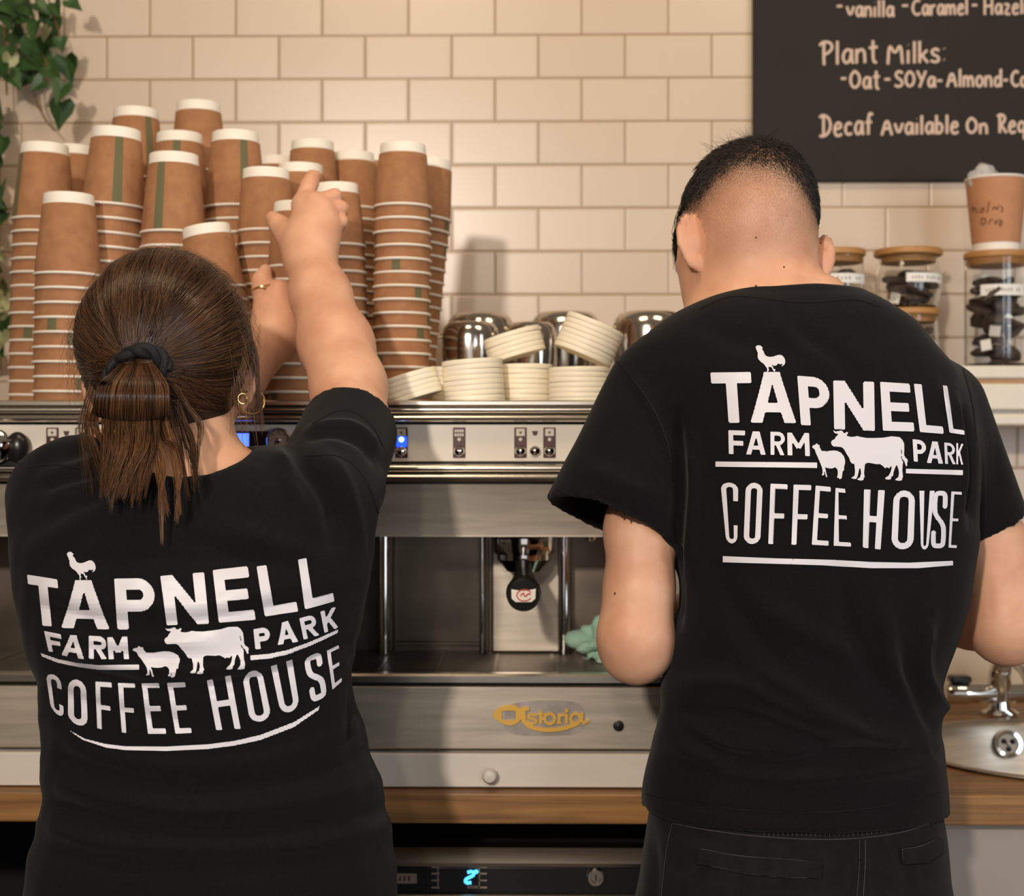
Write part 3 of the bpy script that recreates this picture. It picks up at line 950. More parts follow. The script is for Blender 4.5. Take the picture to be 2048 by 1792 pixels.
b = MB(); p0, p1 = P(786, 1750, FY), P(833, 1770, FY); b.box((p0.x, FY + 0.0065, p1.z), (p1.x, FY + 0.0082, p0.z))
lb = b.build('name_label', M['label_grey'], cp, smooth=False)
b = MB()
for k, ch in enumerate('III'):
    q = P(797 + k * 9, 1760, FY); b.box((q.x, FY + 0.0058, q.z - 0.003), (q.x + 0.0028, FY + 0.0066, q.z + 0.003))
b.build('label_text', M['ink'], lb, smooth=False)
lk = P(1192, 1757, FY)
b = MB(); mt = axis_mat(Vector((lk.x, FY + 0.008, lk.z)), (0, -1, 0))
b.lathe([(0.0125, 0), (0.0125, 0.004), (0.010, 0.007), (0.0065, 0.007), (0.006, 0.0045), (0.0, 0.0045)], mt, 28)
b.box((-0.001, -0.004, 0.0044), (0.001, 0.004, 0.0052), 1, mt)
b.build('key_lock', [M['chrome'], M['black_gap']], fr)

# added bay left of the fridge; its near-black colour stands in for shade
VX0 = -1.1
vb = thing('base_cupboard', ((VX0 + FX0) / 2, 2.25, 0), 'black open base cupboard under the worktop at lower left', 'cupboard')
b = MB(); b.box((VX0, 2.50, 0.0), (FX0 - 0.006, 2.58, 0.8640)); b.box((VX0, 1.96, 0.0), (VX0 + 0.02, 2.50, 0.8640)); b.box((FX0 - 0.026, 1.96, 0.0), (FX0 - 0.006, 2.50, 0.8640)); b.box((VX0 + 0.02, 1.96, 0.0), (FX0 - 0.026, 2.50, 0.09)); b.build('carcass', M['void'], vb, smooth=False)
b = MB(); b.box((VX0 + 0.02, 1.98, 0.52), (FX0 - 0.026, 2.50, 0.54)); b.build('inner_shelf', M['void'], vb, smooth=False)

# grey cupboard under the sink
GX0, GX1 = P(1420, 1700, 1.97).x, 1.5
cb = thing('base_cupboard', ((GX0 + GX1) / 2, 2.25, 0), 'plain grey base cupboard under the sink worktop at lower right', 'cupboard')
b = MB(); b.box((GX0, 1.96, 0.0), (GX1, 2.58, 0.735)); b.build('carcass', M['cabinet_grey'], cb, smooth=False)
b = MB(); b.box((GX0 + 0.003, 1.940, 0.09), (GX1 - 0.003, 1.960, 0.8640)); b.build('door', M['cabinet_grey'], cb, bevel=0.003)

# ------------------------------------------------------------------ shelf with jars at right
SHF = 2.40
SZ = P(2000, 731, SHF).z
sx0, sx1 = P(1560, 740, SHF).x, 1.5
sh = thing('wall_shelf', ((sx0 + sx1) / 2, WALL_Y, SZ - 0.09), 'white wooden wall shelf with a thin oak strip carrying glass tea jars', 'shelf')
def zs(v): return P(2000, v, SHF).z
b = MB(); b.box((sx0, SHF, zs(757)), (sx1, WALL_Y, SZ)); b.build('shelf_board', M['shelf_white'], sh, bevel=0.003)
b = MB(); b.box((sx0, SHF + 0.006, zs(767)), (sx1, WALL_Y, zs(757))); o = b.build('oak_strip', M['shelf_wood'], sh, smooth=False); o['label'] = 'thin oak strip'
b = MB(); b.box((sx0, SHF + 0.002, zs(820)), (sx1, WALL_Y, zs(767))); b.build('fascia', M['shelf_white'], sh, bevel=0.003)
b = MB(); b.box((sx0, SHF + 0.012, zs(827)), (sx1, WALL_Y, zs(820))); b.build('shadow_gap', M['steel_dark'], sh, smooth=False)
b = MB(); b.box((sx0, SHF + 0.004, zs(851)), (sx1, WALL_Y, zs(827))); b.build('lower_rail', M['shelf_white'], sh, bevel=0.004)

def jar(px, Y, z, r, h, bulge, label, short, text_px, n_tea, seed, tags=()):
    x = P(px, 600, Y).x
    t = thing('glass_jar', (x, Y, z), label, 'jar', 'glass tea jars on the shelf')
    T = Matrix.Translation((x, Y, z))
    hl = h - 0.011
    prof = [(0.0, 0.0), (r * 0.86, 0.0), (r * 0.93, 0.004)]
    inn = [(0.0, 0.004), (r * 0.86 - 0.002, 0.004), (r * 0.91 - 0.0025, 0.007)]
    for k in range(1, 12):
        s = k / 11.0
        rr = r * (0.93 + bulge * math.sin(math.pi * min(1, s * 1.05)) ** 1.2)
        prof.append((rr, 0.004 + s * (hl - 0.004))); inn.append((rr - 0.0025, 0.006 + s * (hl - 0.006)))
    b = MB(); b.lathe(prof + inn[::-1], T, 48); b.build('glass_body', M['glass'], t, angle=60)
    rl = r * (0.93 + bulge) * 1.03
    b = MB(); b.lathe([(0, hl), (rl - 0.002, hl), (rl, hl + 0.002), (rl, h - 0.002), (rl - 0.002, h), (0, h)], T, 48)
    b.lathe([(0, hl - 0.011), (r * 0.89, hl - 0.011), (r * 0.89, hl)], T, 48)
    b.build('bamboo_lid', M['bamboo'], t, angle=40)
    # paper strip wrapped on the glass
    rs = r * (0.93 + bulge) + 0.0006
    v0, v1, u0, u1 = text_px
    a0 = math.asin(max(-0.98, min(0.98, (P(u0, v0, Y).x - x) / rs))); a1 = math.asin(max(-0.98, min(0.98, (P(u1, v0, Y).x - x) / rs)))
    za, zb = P(0, v1, Y - rs).z, P(0, v0, Y - rs).z
    b = MB(); vs = []
    for k in range(13):
        a = a0 + (a1 - a0) * k / 12
        for zz in (za, zb): vs.append((x + rs * math.sin(a), Y - rs * math.cos(a), zz))
    b.add(vs, [(2 * k, 2 * k + 2, 2 * k + 3, 2 * k + 1) for k in range(12)])
    lb = b.build('paper_strip', M['label'], t)
    b = MB()
    rr = rs + 0.0004
    nch = 12
    for k in range(nch):
        if k % 5 == 4: continue
        a = a0 + (a1 - a0) * (0.12 + 0.76 * k / nch); a2 = a + (a1 - a0) * 0.03
        q = 0.34 + 0.05 * ((k * 7) % 3)
        b.add([(x + rr * math.sin(a), Y - rr * math.cos(a), za + (zb - za) * 0.34), (x + rr * math.sin(a2), Y - rr * math.cos(a2), za + (zb - za) * 0.34),
               (x + rr * math.sin(a2), Y - rr * math.cos(a2), za + (zb - za) * (q + 0.25)), (x + rr * math.sin(a), Y - rr * math.cos(a), za + (zb - za) * (q + 0.25))], [(0, 1, 2, 3)])
    b.build('strip_text', M['ink_grey'], lb, smooth=False)
    # tea pouches inside
    rg = random.Random(seed)
    ri = r * 0.86
    for k in range(n_tea):
        tagged = k < len(tags)
        lay = k / max(1, n_tea - 1)
        a = rg.uniform(0, 6.28) if not tagged else rg.uniform(4.2, 5.2)
        rad = rg.uniform(0.25, 0.66) * ri
        c = Vector((x + rad * math.cos(a), Y + rad * math.sin(a), z + 0.012 + lay * (hl - 0.040) * 0.92))
        g = thing('tea_bag', c, ('dark tea bag with white paper tag in the ' if tagged else 'dark tea bag in the ') + short, 'tea bag', 'tea bags in the ' + short)
        rot = Matrix.Translation(c) @ (Matrix.Rotation(rg.uniform(0, 6.28), 4, 'Z') @ Matrix.Rotation(rg.uniform(-0.7, 0.7), 4, 'X'))
        b = MB(); sz = min(0.023, ri * 0.52)
        b.ball((0, 0, 0), (sz, sz * 0.9, 0.0075), 0, 8, 6)
        for i, p in enumerate(b.v):
            q = Vector(p); q.x = math.copysign(abs(q.x / sz) ** 0.6 * sz, q.x); q.y = math.copysign(abs(q.y / sz) ** 0.6 * sz, q.y)
            b.v[i] = tuple(rot @ q)
        b.build('pouch', M['tea'], g)
        if tagged:
            u, v, ang = tags[k]
            cpt = P(u, v, Y - math.sqrt(max(1e-6, (r * 0.885) ** 2 - (P(u, v, Y).x - x) ** 2)) + 0.002)
            tm = Matrix.Translation(cpt) @ Matrix.Rotation(-math.asin(max(-0.9, min(0.9, (cpt.x - x) / ri))) * -1, 4, 'Z') @ Matrix.Rotation(ang, 4, 'Y')
            b = MB(); b.box((-0.0085, -0.0004, -0.0085), (0.0085, 0.0004, 0.0085), 0, tm); b.build('tag', M['label'], g, smooth=False)
            b = MB(); b.tube(spline([c, (c + cpt) / 2 + Vector((0.006, -0.004, 0.008)), cpt], 10), 0.0006, 5); b.build('string', M['string'], g)
    return t, x, z + h

JH = 0.0955
jar(1672, 2.47, SZ, 0.0455, JH, 0.06, 'lower glass jar with bamboo lid behind the right shoulder of the man', 'lower jar behind the shoulder', (690, 705, 1650, 1700), 9, 1)
jar(1815, 2.47, SZ, 0.050, JH, 0.06, 'glass jar with bamboo lid under the middle tea jar', 'jar under the middle tea jar', (690, 705, 1790, 1840), 10, 2)
_, jx1, jz1 = jar(1674, 2.47, SZ + JH, 0.0455, 0.0975, 0.06, 'glass tea jar with bamboo lid nearest the right ear of the man', 'jar beside the right ear', (549, 568, 1622, 1723), 10, 3)
_, jx2, jz2 = jar(1816, 2.47, SZ + JH, 0.050, 0.0975, 0.14, 'middle glass tea jar with bamboo lid standing on another jar', 'middle jar standing on another jar', (548, 566, 1797, 1876), 13, 4, ((1790, 596, 0.25),))
_, jx3, jz3 = jar(1992, 2.462, SZ, 0.0535, 0.187, 0.0, 'tall glass tea jar with bamboo lid under the upright paper cup', 'tall jar under the paper cup', (571, 593, 1948, 2034), 30, 5, ((2017, 640, 0.7), (1990, 662, 0.1), (1972, 690, -0.15)))
# ------------------------------------------------------------------ espresso machine on its white plinth
MF = 1.945
def zf(v, Y=None): return P(1024, v, MF if Y is None else Y).z
MX0, MX1 = P(-300, 900, MF).x, P(1338, 900, MF).x
MC = (MX0 + MX1) / 2
PLT = zf(1508, 1.925)
pl = thing('plinth_drawer', (MC, 2.2, TOP_Z), 'white painted low drawer unit under the espresso machine with one round knob', 'drawer unit')
b = MB(); b.box((MX0 - 0.01, 1.945, TOP_Z), (MX1 + 0.01, 2.5, PLT)); b.build('carcass', M['white_paint'], pl, smooth=False)
b = MB(); b.box((MX0 - 0.01, 1.925, TOP_Z + 0.002), (MX1 + 0.01, 1.945, PLT)); dr = b.build('drawer_front', M['white_paint'], pl, bevel=0.0015)
kp = P(980, 1548, 1.925)
b = MB(); b.lathe([(0.005, 0), (0.0055, 0.006), (0.0098, 0.010), (0.0098, 0.014), (0.007, 0.018), (0, 0.0195)], axis_mat(kp, (0, -1, 0)), 24)
b.build('knob', M['white_paint'], dr)

em = thing('espresso_machine', (MC, 2.2, PLT), 'wide stainless steel espresso machine with cream control panel and gold badge', 'espresso machine')
def extrude_x(pts, x0, x1, name, mat, parent, angle=30):
    n = len(pts); b = MB()
    b.add([(x, y, z) for x in (x0, x1) for y, z in pts], [(i, i + n, (i + 1) % n + n, (i + 1) % n) for i in range(n)] + [tuple(range(n))[::-1], tuple(range(n, 2 * n))])
    return b.build(name, mat, parent, angle=angle)

TRAY_Z = zf(1350, 1.93)
SURF = CAM_Z + 0.052
RACK = SURF + 0.0005
BY = 2.17
b = MB()
b.box((MX0, MF + 0.02, zf(1500, 1.93)), (MX1, 2.48, TRAY_Z - 0.012))
b.box((MX0, BY + 0.012, TRAY_Z - 0.012), (MX1, 2.48, SURF - 0.004))
b.box((MX0, MF + 0.025, zf(1068)), (MX1, BY + 0.012, SURF - 0.004))
b.build('body', M['steel_dark'], em, smooth=False)
b = MB(); b.box((MX0 + 0.01, 1.95, PLT), (MX1 - 0.03, 2.46, zf(1500, 1.93)), 0); b.build('base', M['black_gap'], em, smooth=False)
# cup warmer top
b = MB(); b.box((MX0, MF - 0.008, SURF - 0.004), (MX1, 2.48, SURF)); b.build('cup_warmer', M['steel'], em, smooth=False)
def half_round(v0, v1, Y, d):
    z0, z1 = zf(v0), zf(v1); zc, h = (z0 + z1) / 2, (z0 - z1) / 2
    return [(Y + 0.012, z0)] + [(Y - d * math.cos(t) , zc + h * math.sin(t)) for t in np.linspace(1.57, -1.57, 9)] + [(Y + 0.012, z1)]
extrude_x([(MF + 0.004, zf(801)), (MF - 0.014, zf(801)), (MF - 0.017, zf(804)), (MF - 0.017, zf(810)), (MF - 0.013, zf(812)), (MF + 0.004, zf(812))], MX0, MX1, 'tray_lip', M['steel_rail'], em)
extrude_x(half_round(812, 828, MF - 0.008, 0.006), MX0, MX1, 'upper_rail', M['steel_rail'], em)
extrude_x(half_round(829, 844, MF - 0.008, 0.008), MX0, MX1, 'upper_rail', M['steel_rail'], em)
b = MB(); b.box((MX0 + 0.002, MF + 0.006, zf(966)), (MX1 - 0.002, MF + 0.026, zf(806))); b.build('panel_gap', M['black_gap'], em, smooth=False)
b = MB(); b.box((MX0, MF, zf(923)), (MX1, MF + 0.008, zf(849))); cpn = b.build('control_panel', M['panel'], em, bevel=0.001)
extrude_x(half_round(928, 945, MF - 0.006, 0.007), MX0, MX1, 'lower_rail', M['steel_rail'], em)
extrude_x(half_round(946, 963, MF - 0.006, 0.009), MX0, MX1, 'lower_rail', M['steel_rail'], em)
extrude_x([(MF + 0.022, zf(969)), (MF + 0.004, zf(969)), (MF + 0.016, zf(1070)), (MF + 0.016, zf(1075)), (MF + 0.03, zf(1075))], MX0, MX1, 'hood_panel', M['steel'], em)

# keys
def key(u, kind, led=None):
    z0, z1 = zf(916), zf(855)
    x0, x1 = P(u - 12.5, 880, MF).x, P(u + 12.5, 880, MF).x
    if kind == 'plate':
        b = MB(); b.box((x0, MF - 0.0012, z0), (x1, MF + 0.001, z1)); kp = b.build('key_plate', M['brown_plate'], cpn, bevel=0.0009)
        b = MB(); b.box((x0 + 0.0025, MF - 0.0018, zf(872)), (x1 - 0.0025, MF - 0.001, zf(857.5)), 0)
        b.add([(x0 + 0.0062, MF - 0.0021, zf(863)), (x1 - 0.0062, MF - 0.0021, zf(863)), (x1 - 0.0075, MF - 0.0021, zf(868)), (x0 + 0.0075, MF - 0.0021, zf(868))], [(0, 1, 2, 3)], 1)
        b.build('cup_symbol', [M['key_print'], M['brown_print']], kp, smooth=False)
        b = MB(); b.lathe([(0.0024 if not led else 0.0036, 0), (0.0020 if not led else 0.0032, 0.0009), (0, 0.001)], axis_mat(Vector(((x0 + x1) / 2, MF - 0.0012, zf(879))), (0, -1, 0)), 16)
        if led:
            g = MB(); g.box((x0 + 0.001, MF - 0.0016, zf(893)), (x1 - 0.001, MF - 0.001, zf(873))); o = g.build('lamp_window', M['blue_led'], kp, smooth=False); o['label'] = 'blue lit lamp window'  # added glowing box stands for the blue lamp light spread on the plate
        o = b.build('lamp', M['blue_led_core'] if led else M['key_print'], kp)
        if led: o['label'] = 'lamp lit bright blue'
    elif kind == 'mid':
        b = MB(); x = (x0 + x1) / 2
        b.add([(x - 0.004, MF - 0.0006, zf(862)), (x + 0.004, MF - 0.0006, zf(862)), (x + 0.0022, MF - 0.0006, zf(871)), (x - 0.0022, MF - 0.0006, zf(871))], [(0, 1, 2, 3)])
        b.build('cup_symbol', M['brown_print'], cpn, smooth=False)
    elif kind == 'stop':
        b = MB(); b.box((x0, MF - 0.0012, z0), (x1, MF + 0.001, z1)); kp = b.build('key_plate', M['brown_plate'], cpn, bevel=0.0009)
        b = MB()
        for r_, v in ((0, 860), (1, 868)):
            for k in range(4):
                q = x0 + 0.0022 + k * 0.0031
                b.box((q, MF - 0.0017, zf(v + 4.5)), (q + 0.0023, MF - 0.001, zf(v - 1)))
        b.build('key_text', M['key_print'], kp, smooth=False)
        b = MB(); b.lathe([(0.0024, 0), (0.002, 0.0009), (0, 0.001)], axis_mat(Vector(((x0 + x1) / 2, MF - 0.0012, zf(879))), (0, -1, 0)), 16)
        b.build('lamp', M['key_print'], kp)
    b = MB(); b.lathe([(0.0072, 0), (0.0072, 0.003), (0.0058, 0.0056), (0.003, 0.007), (0, 0.0073)], axis_mat(Vector(((x0 + x1) / 2, MF - 0.0008, zf(902))), (0, -1, 0)), 24)
    b.build('push_button', M['chrome'], cpn)
for u, kd, ld in ((105, 'plate', 0), (133, 'mid', 0), (163, 'plate', 0), (752, 'plate', 0), (778, 'mid', 0), (803, 'plate', 1), (918.5, 'stop', 0), (1041, 'plate', 0), (1070, 'mid', 0), (1099, 'plate', 0)):
    key(u, kd, ld)
p0, p1 = P(428, 912, MF), P(540, 862, MF)
b = MB(); b.box((p0.x, MF - 0.004, p0.z), (p1.x, MF + 0.001, p1.z)); ds = b.build('display_bezel', M['black_plastic'], cpn, bevel=0.002)
p0, p1 = P(436, 908, MF), P(499, 867, MF)
b = MB(); b.box((p0.x, MF - 0.0052, p0.z), (p1.x, MF - 0.003, p1.z)); o = b.build('screen', M['blue_screen'], ds, smooth=False); o['label'] = 'blue lit screen'
gp = P(559, 881, MF)
b = MB(); mt = axis_mat(gp, (0, -1, 0))
b.lathe([(0.0165, 0), (0.0165, 0.007), (0.0145, 0.009), (0.0135, 0.006), (0, 0.006)], mt, 36)
gg = b.build('pressure_gauge', M['steel_rail'], cpn, angle=40)
b = MB(); b.lathe([(0.0132, 0.0064), (0, 0.0064)], mt, 30, 0)
for k in range(8):
    a = k * 0.785; b.box((-0.0006, 0.0095, 0.0064), (0.0006, 0.012, 0.0069), 1, mt @ Matrix.Rotation(a, 4, 'Z'))
b.lathe([(0.003, 0.0064), (0.003, 0.0085), (0, 0.009)], mt, 16, 2)
b.box((-0.0006, 0, 0.007), (0.0006, 0.0105, 0.0076), 1, mt @ Matrix.Rotation(2.4, 4, 'Z'))
b.build('dial', [M['label_grey'], M['ink'], M['chrome']], gg, smooth=False)
# steam knob at far left
sp = P(2, 893, MF)
b = MB(); b.lathe([(0.015, 0), (0.015, 0.006), (0.0215, 0.012), (0.0225, 0.02), (0.0205, 0.028), (0.013, 0.034), (0, 0.036)], axis_mat(sp, (0, -1, 0)), 32)
kb = b.build('steam_knob', M['chrome'], em)
b = MB(); q = P(35, 895, MF - 0.012); b.ball(q, (0.0155, 0.012, 0.0205), 0, 20, 12); b.build('knob_grip', M['black_plastic'], kb)
b = MB(); q = P(25, 926, MF - 0.008); b.box((q.x - 0.024, q.y - 0.006, q.z - 0.006), (q.x + 0.022, q.y + 0.008, q.z + 0.005)); b.build('lever_base', M['black_plastic'], kb, bevel=0.003)

# brew area
bp0 = zf(1075, BY)
b = MB(); b.box((MX0, BY, TRAY_Z - 0.01), (MX1, BY + 0.012, zf(1060))); b.build('back_panel', M['steel_dark'], em, smooth=False)
gsteel = M['steel']
for gx, tag_ in ((1048, 1), (176, 0)):
    off = gx - 1048
    x0, x1 = P(983 + off, 1200, BY - 0.03).x, P(1120 + off, 1200, BY - 0.03).x
    b = MB(); b.box((x0, BY - 0.03, TRAY_Z), (x1, BY, zf(1066))); b.build('group_panel', gsteel, em, bevel=0.003)
    for u in (965, 1128):
        x = P(u + off, 1200, BY - 0.03).x
        b = MB(); b.tube([(x, BY - 0.035, TRAY_Z), (x, BY - 0.035, zf(1066))], 0.0088 if u > 1000 else 0.004, 20); b.build('column', M['chrome'], em)
    c = P(1048 + off, 1100, 2.075)
    zt_, zl = zf(1060), P(0, 1110, 2.03).z
    b = MB(); b.lathe([(0.040, zt_ - c.z), (0.0425, zt_ - c.z - 0.004), (0.0425, zl - c.z + 0.006), (0.0405, zl - c.z), (0.030, zl - c.z - 0.001), (0.030, zl - c.z + 0.004)], Matrix.Translation(c), 40)
    gh = b.build('group_head', M['chrome'], em, angle=35)
    z2 = P(0, 1146, 2.03).z
    b = MB(); b.lathe([(0.0375, zl - c.z - 0.0005), (0.0375, zl - c.z - 0.008), (0.030, z2 - c.z + 0.008), (0.024, z2 - c.z), (0.0, z2 - c.z)], Matrix.Translation(c), 36)
    pf = b.build('portafilter', M['chrome'], em, angle=35)
    h0, h1, h2 = P(1047 + off, 1133, 2.035), P(1047 + off, 1160, 1.985), P(1047 + off, 1190, 1.905)
    b = MB(); b.tube([h0, h0.lerp(h1, .5), h1, h1.lerp(h2, .5), h1.lerp(h2, 0.85), h2], [0.011, 0.012, 0.0145, 0.0185, 0.0225, 0.0215], 28)
    dv = (h2 - h1).normalized()
    b.build('handle', M['black_plastic'], pf, angle=50)
    em_ = axis_mat(h2, dv)
    b = MB(); b.lathe([(0.0215, -0.0006), (0.020, 0.003), (0.0, 0.0045)], em_, 28, 0); b.build('handle_cap', M['black_plastic'], pf)
    fwd = Vector((0, -1, 0.25)).normalized()
    fm = axis_mat(h2 + dv * 0.004 + Vector((0, -0.002, 0.003)), fwd)
    # badge lying on the end of the handle, long side across
    ux = Vector((1, 0, 0)); uz = fwd.cross(ux).normalized() * -1
    if uz.z < 0: uz = -uz
    ce = h2 + dv * 0.0035 + fwd * 0.003
    def lp(a, c_, d=0.0): return ce + ux * a + uz * c_ + fwd * d
    b = MB(); b.add([lp(-0.0155, 0.009), lp(0.0155, 0.009), lp(0.015, -0.004), lp(0.010, -0.0085), lp(-0.010, -0.0085), lp(-0.015, -0.004),
                     lp(-0.0155, 0.009, -0.003), lp(0.0155, 0.009, -0.003), lp(0.015, -0.004, -0.003), lp(0.010, -0.0085, -0.003), lp(-0.010, -0.0085, -0.003), lp(-0.015, -0.004, -0.003)],
                    [(5, 4, 3, 2, 1, 0)] + [(i, (i + 1) % 6, (i + 1) % 6 + 6, i + 6) for i in range(6)])
    lbz = b.build('handle_badge', M['label'], pf, smooth=False); lbz['label'] = 'white badge with a red ring emblem'
    b = MB()
    b.tube([lp(0.0095 * math.cos(t) + 0.001, 0.0072 * math.sin(t), 0.0006) for t in np.linspace(0.5, 5.8, 22)], 0.0008, 6)
    b.tube(spline([lp(-0.004, -0.001, .0006), lp(0, 0.003, .0006), lp(0.002, -0.002, .0006), lp(0.006, 0.002, .0006), lp(0.009, 0.0005, .0006)], 12), 0.0009, 6)
    b.build('badge_emblem', M['red_print'], pf)
# side columns and recess frame
x = P(769, 1200, 2.12).x
b = MB(); b.tube([(x, 2.125, TRAY_Z), (x, 2.125, zf(1066))], 0.0085, 20); b.build('column', M['chrome'], em)
b = MB()
for u0, u1, v0, v1 in ((788, 792, 1060, 1308), (970, 978, 1060, 1308), (790, 975, 1282, 1290)):
    a_, c_ = P(u0, v1, BY), P(u1, v0, BY)
    b.box((a_.x, BY - 0.008, a_.z), (c_.x, BY, c_.z))
b.build('recess_frame', M['steel_dark'], em, bevel=0.001)
q = P(1180, 1060, 2.0)
b = MB(); b.tube([(q.x, 2.0, zf(1066)), (q.x, 2.0, zf(1078))], 0.008, 18); b.ball((q.x, 2.0, zf(1078)), 0.008, 0, 14, 8); b.build('water_spout', M['chrome'], em)

# drip tray
TF = 1.93
b = MB()
b.box((MX0, TF + 0.012, TRAY_Z - 0.012), (MX1, BY, TRAY_Z - 0.007))
yy = TF + 0.018
while yy < BY - 0.004:
    b.box((MX0, yy, TRAY_Z - 0.007), (MX1, yy + 0.0045, TRAY_Z - 0.001)); yy += 0.0085
xx = MX0
while xx < MX1:
    b.box((xx, TF + 0.012, TRAY_Z - 0.006), (xx + 0.004, BY, TRAY_Z)); xx += 0.0762
b.build('drip_tray', M['steel_dark'], em, smooth=False)
extrude_x([(TF + 0.02, TRAY_Z + 0.001), (TF + 0.003, TRAY_Z + 0.001), (TF, TRAY_Z - 0.002), (TF, zf(1367, TF) + 0.001), (TF + 0.002, zf(1367, TF)), (TF + 0.02, zf(1367, TF))], MX0, MX1, 'tray_front_rail', M['steel_rail'], em)
b = MB(); b.box((MX0 + 0.003, TF + 0.014, zf(1378, TF)), (MX1 - 0.003, TF + 0.04, zf(1362, TF))); b.build('tray_gap', M['black_gap'], em, smooth=False)
b = MB(); b.box((MX0, TF + 0.002, zf(1500, TF)), (MX1, MF + 0.03, zf(1373, TF))); fpn = b.build('front_panel', M['steel'], em, bevel=0.002)
q = P(1237, 1452, TF)
b = MB(); b.lathe([(0.0072, 0), (0.0068, 0.003), (0, 0.004)], axis_mat(q + Vector((0, 0.002, 0)), (0, -1, 0)), 20); b.build('screw_cap', M['black_plastic'], fpn)
# gold badge
def bpx(u, v): return (960 + u / 6.606, 1390 + v / 6.606)
def badge(name, f, mat, parent, box, step, y, th):
    V, Q = flat_mesh(f, *box, step)
    W = np.array([P(*bpx(a, c), y) for a, c in V])
    o = link_mesh(name, W, Q.astype(np.int32), mat, parent, False)
    # normals towards the viewer
    md = o.modifiers.new('solid', 'SOLIDIFY'); md.thickness = th; md.offset = 0
    return o
eye = [tuple(q) for q in smooth_path([(148, 265), (225, 178), (340, 130), (455, 128), (540, 175), (560, 260), (530, 345), (450, 398), (360, 404), (255, 355)], 2, True)]
swoosh = [tuple(q) for q in smooth_path([(572, 335), (640, 415), (790, 455), (950, 462), (1120, 440), (1285, 378)], 2)]
s_path = [tuple(q) for q in smooth_path([(745, 268), (700, 250), (640, 262), (640, 300), (700, 312), (752, 330), (740, 365), (680, 376), (630, 350)], 2)]
def astoria(x, y):
    parts = [np.maximum(sd_poly(x, y, eye), -sd_box(x, y, 380, 268, 92, 62, 30)),
             sd_seg(x, y, (560, 160), (585, 360), 62), sd_seg(x, y, (550, 182), (652, 182), 50),
             polydist(x, y, swoosh) - 27,
             polydist(x, y, s_path) - 17,
             sd_seg(x, y, (800, 205), (800, 380), 40), sd_seg(x, y, (765, 250), (840, 250), 24),
             np.abs(np.hypot(x - 920, y - 312) - 66) - 20,
             sd_seg(x, y, (1045, 245), (1045, 378), 40), polydist(x, y, [(1048, 290), (1080, 262), (1115, 262)]) - 17, sd_seg(x, y, (1010, 370), (1085, 370), 18),
             sd_seg(x, y, (1142, 248), (1142, 378), 40), np.hypot(x - 1145, y - 205) - 26,
             np.abs(np.hypot(x - 1262, y - 308) - 62) - 20,
             sd_seg(x, y, (1345, 235), (1345, 350), 40), polydist(x, y, [(1345, 345), (1375, 372), (1432, 340)]) - 17]
    return np.minimum.reduce(parts)
b_ = badge('maker_badge', astoria, M['gold'], fpn, (140, 100, 1460, 500), 9, TF - 0.0008, 0.003); b_['label'] = 'gold lettered badge'
st = [tuple(q) for q in smooth_path([(330, 130), (700, 60), (1340, 80), (1400, 250), (1370, 520), (900, 545), (380, 530), (300, 380)], 2, True)]
M['stain'] = pbr('worn_steel', (0.40, 0.35, 0.305, 1), 0.44, 1.0, noise=0.3, nscale=30)
badge('worn_patch', lambda x, y: sd_poly(x, y, st), M['stain'], fpn, (300, 50, 1420, 560), 30, TF + 0.0017, 0.0006)
# ------------------------------------------------------------------ upturned paper cups on the cup warmer
def cup_parts(R, rb, H, band):
    """upturned: rim at z = 0, closed base at z = H"""
    b = MB()
    r1 = rb + (R - rb) * (band / H)
    b.lathe([(R - 0.0012, 0.002), (r1 + 0.0006, H - band), (r1 - 0.0004, H - band + 0.0006)], None, 40)
    b.lathe([(r1 - 0.002, H - band), (R - 0.0026, 0.002)], None, 40)
    body = b.build('sleeve', M['kraft'], None, angle=60)
    b = MB()
    b.lathe([(R - 0.0016 + 0.0019 * math.cos(t), 0.0019 + 0.0019 * math.sin(t)) for t in np.linspace(0, 6.283, 9)[:-1]], None, 40, closed=True)
    rim = b.build('rim', M['cup_white'], None)
    b = MB()
    b.lathe([(r1 - 0.0004, H - band), (rb + 0.0002, H - 0.0006), (rb - 0.0006, H), (rb - 0.0022, H - 0.0008), (rb - 0.003, H - 0.005), (0, H - 0.0055)], None, 40)
    base = b.build('base', M['cup_white'], None, angle=50)
    return body, rim, base
CUPS = {'tall': (cup_parts(0.045, 0.0323, 0.110, 0.0155), 0.110, 0.0196, 0.045),
        'short': (cup_parts(0.0403, 0.0310, 0.088, 0.0145), 0.088, 0.0186, 0.0403)}
for k in CUPS:
    for o in CUPS[k][0]: COL.objects.unlink(o)
ORD = ['topmost', 'second from the top', 'third from the top', 'fourth from the top', 'fifth from the top', 'sixth from the top', 'seventh from the top',
       'eighth from the top', 'ninth from the top', 'tenth from the top', 'eleventh from the top', 'twelfth from the top', 'thirteenth from the top', 'fourteenth from the top',
       'fifteenth from the top', 'sixteenth from the top', 'seventeenth from the top', 'eighteenth from the top', 'nineteenth from the top', 'twentieth from the top', 'twenty-first from the top', 'twenty-second from the top']
rg = random.Random(5)
cup_n = 0
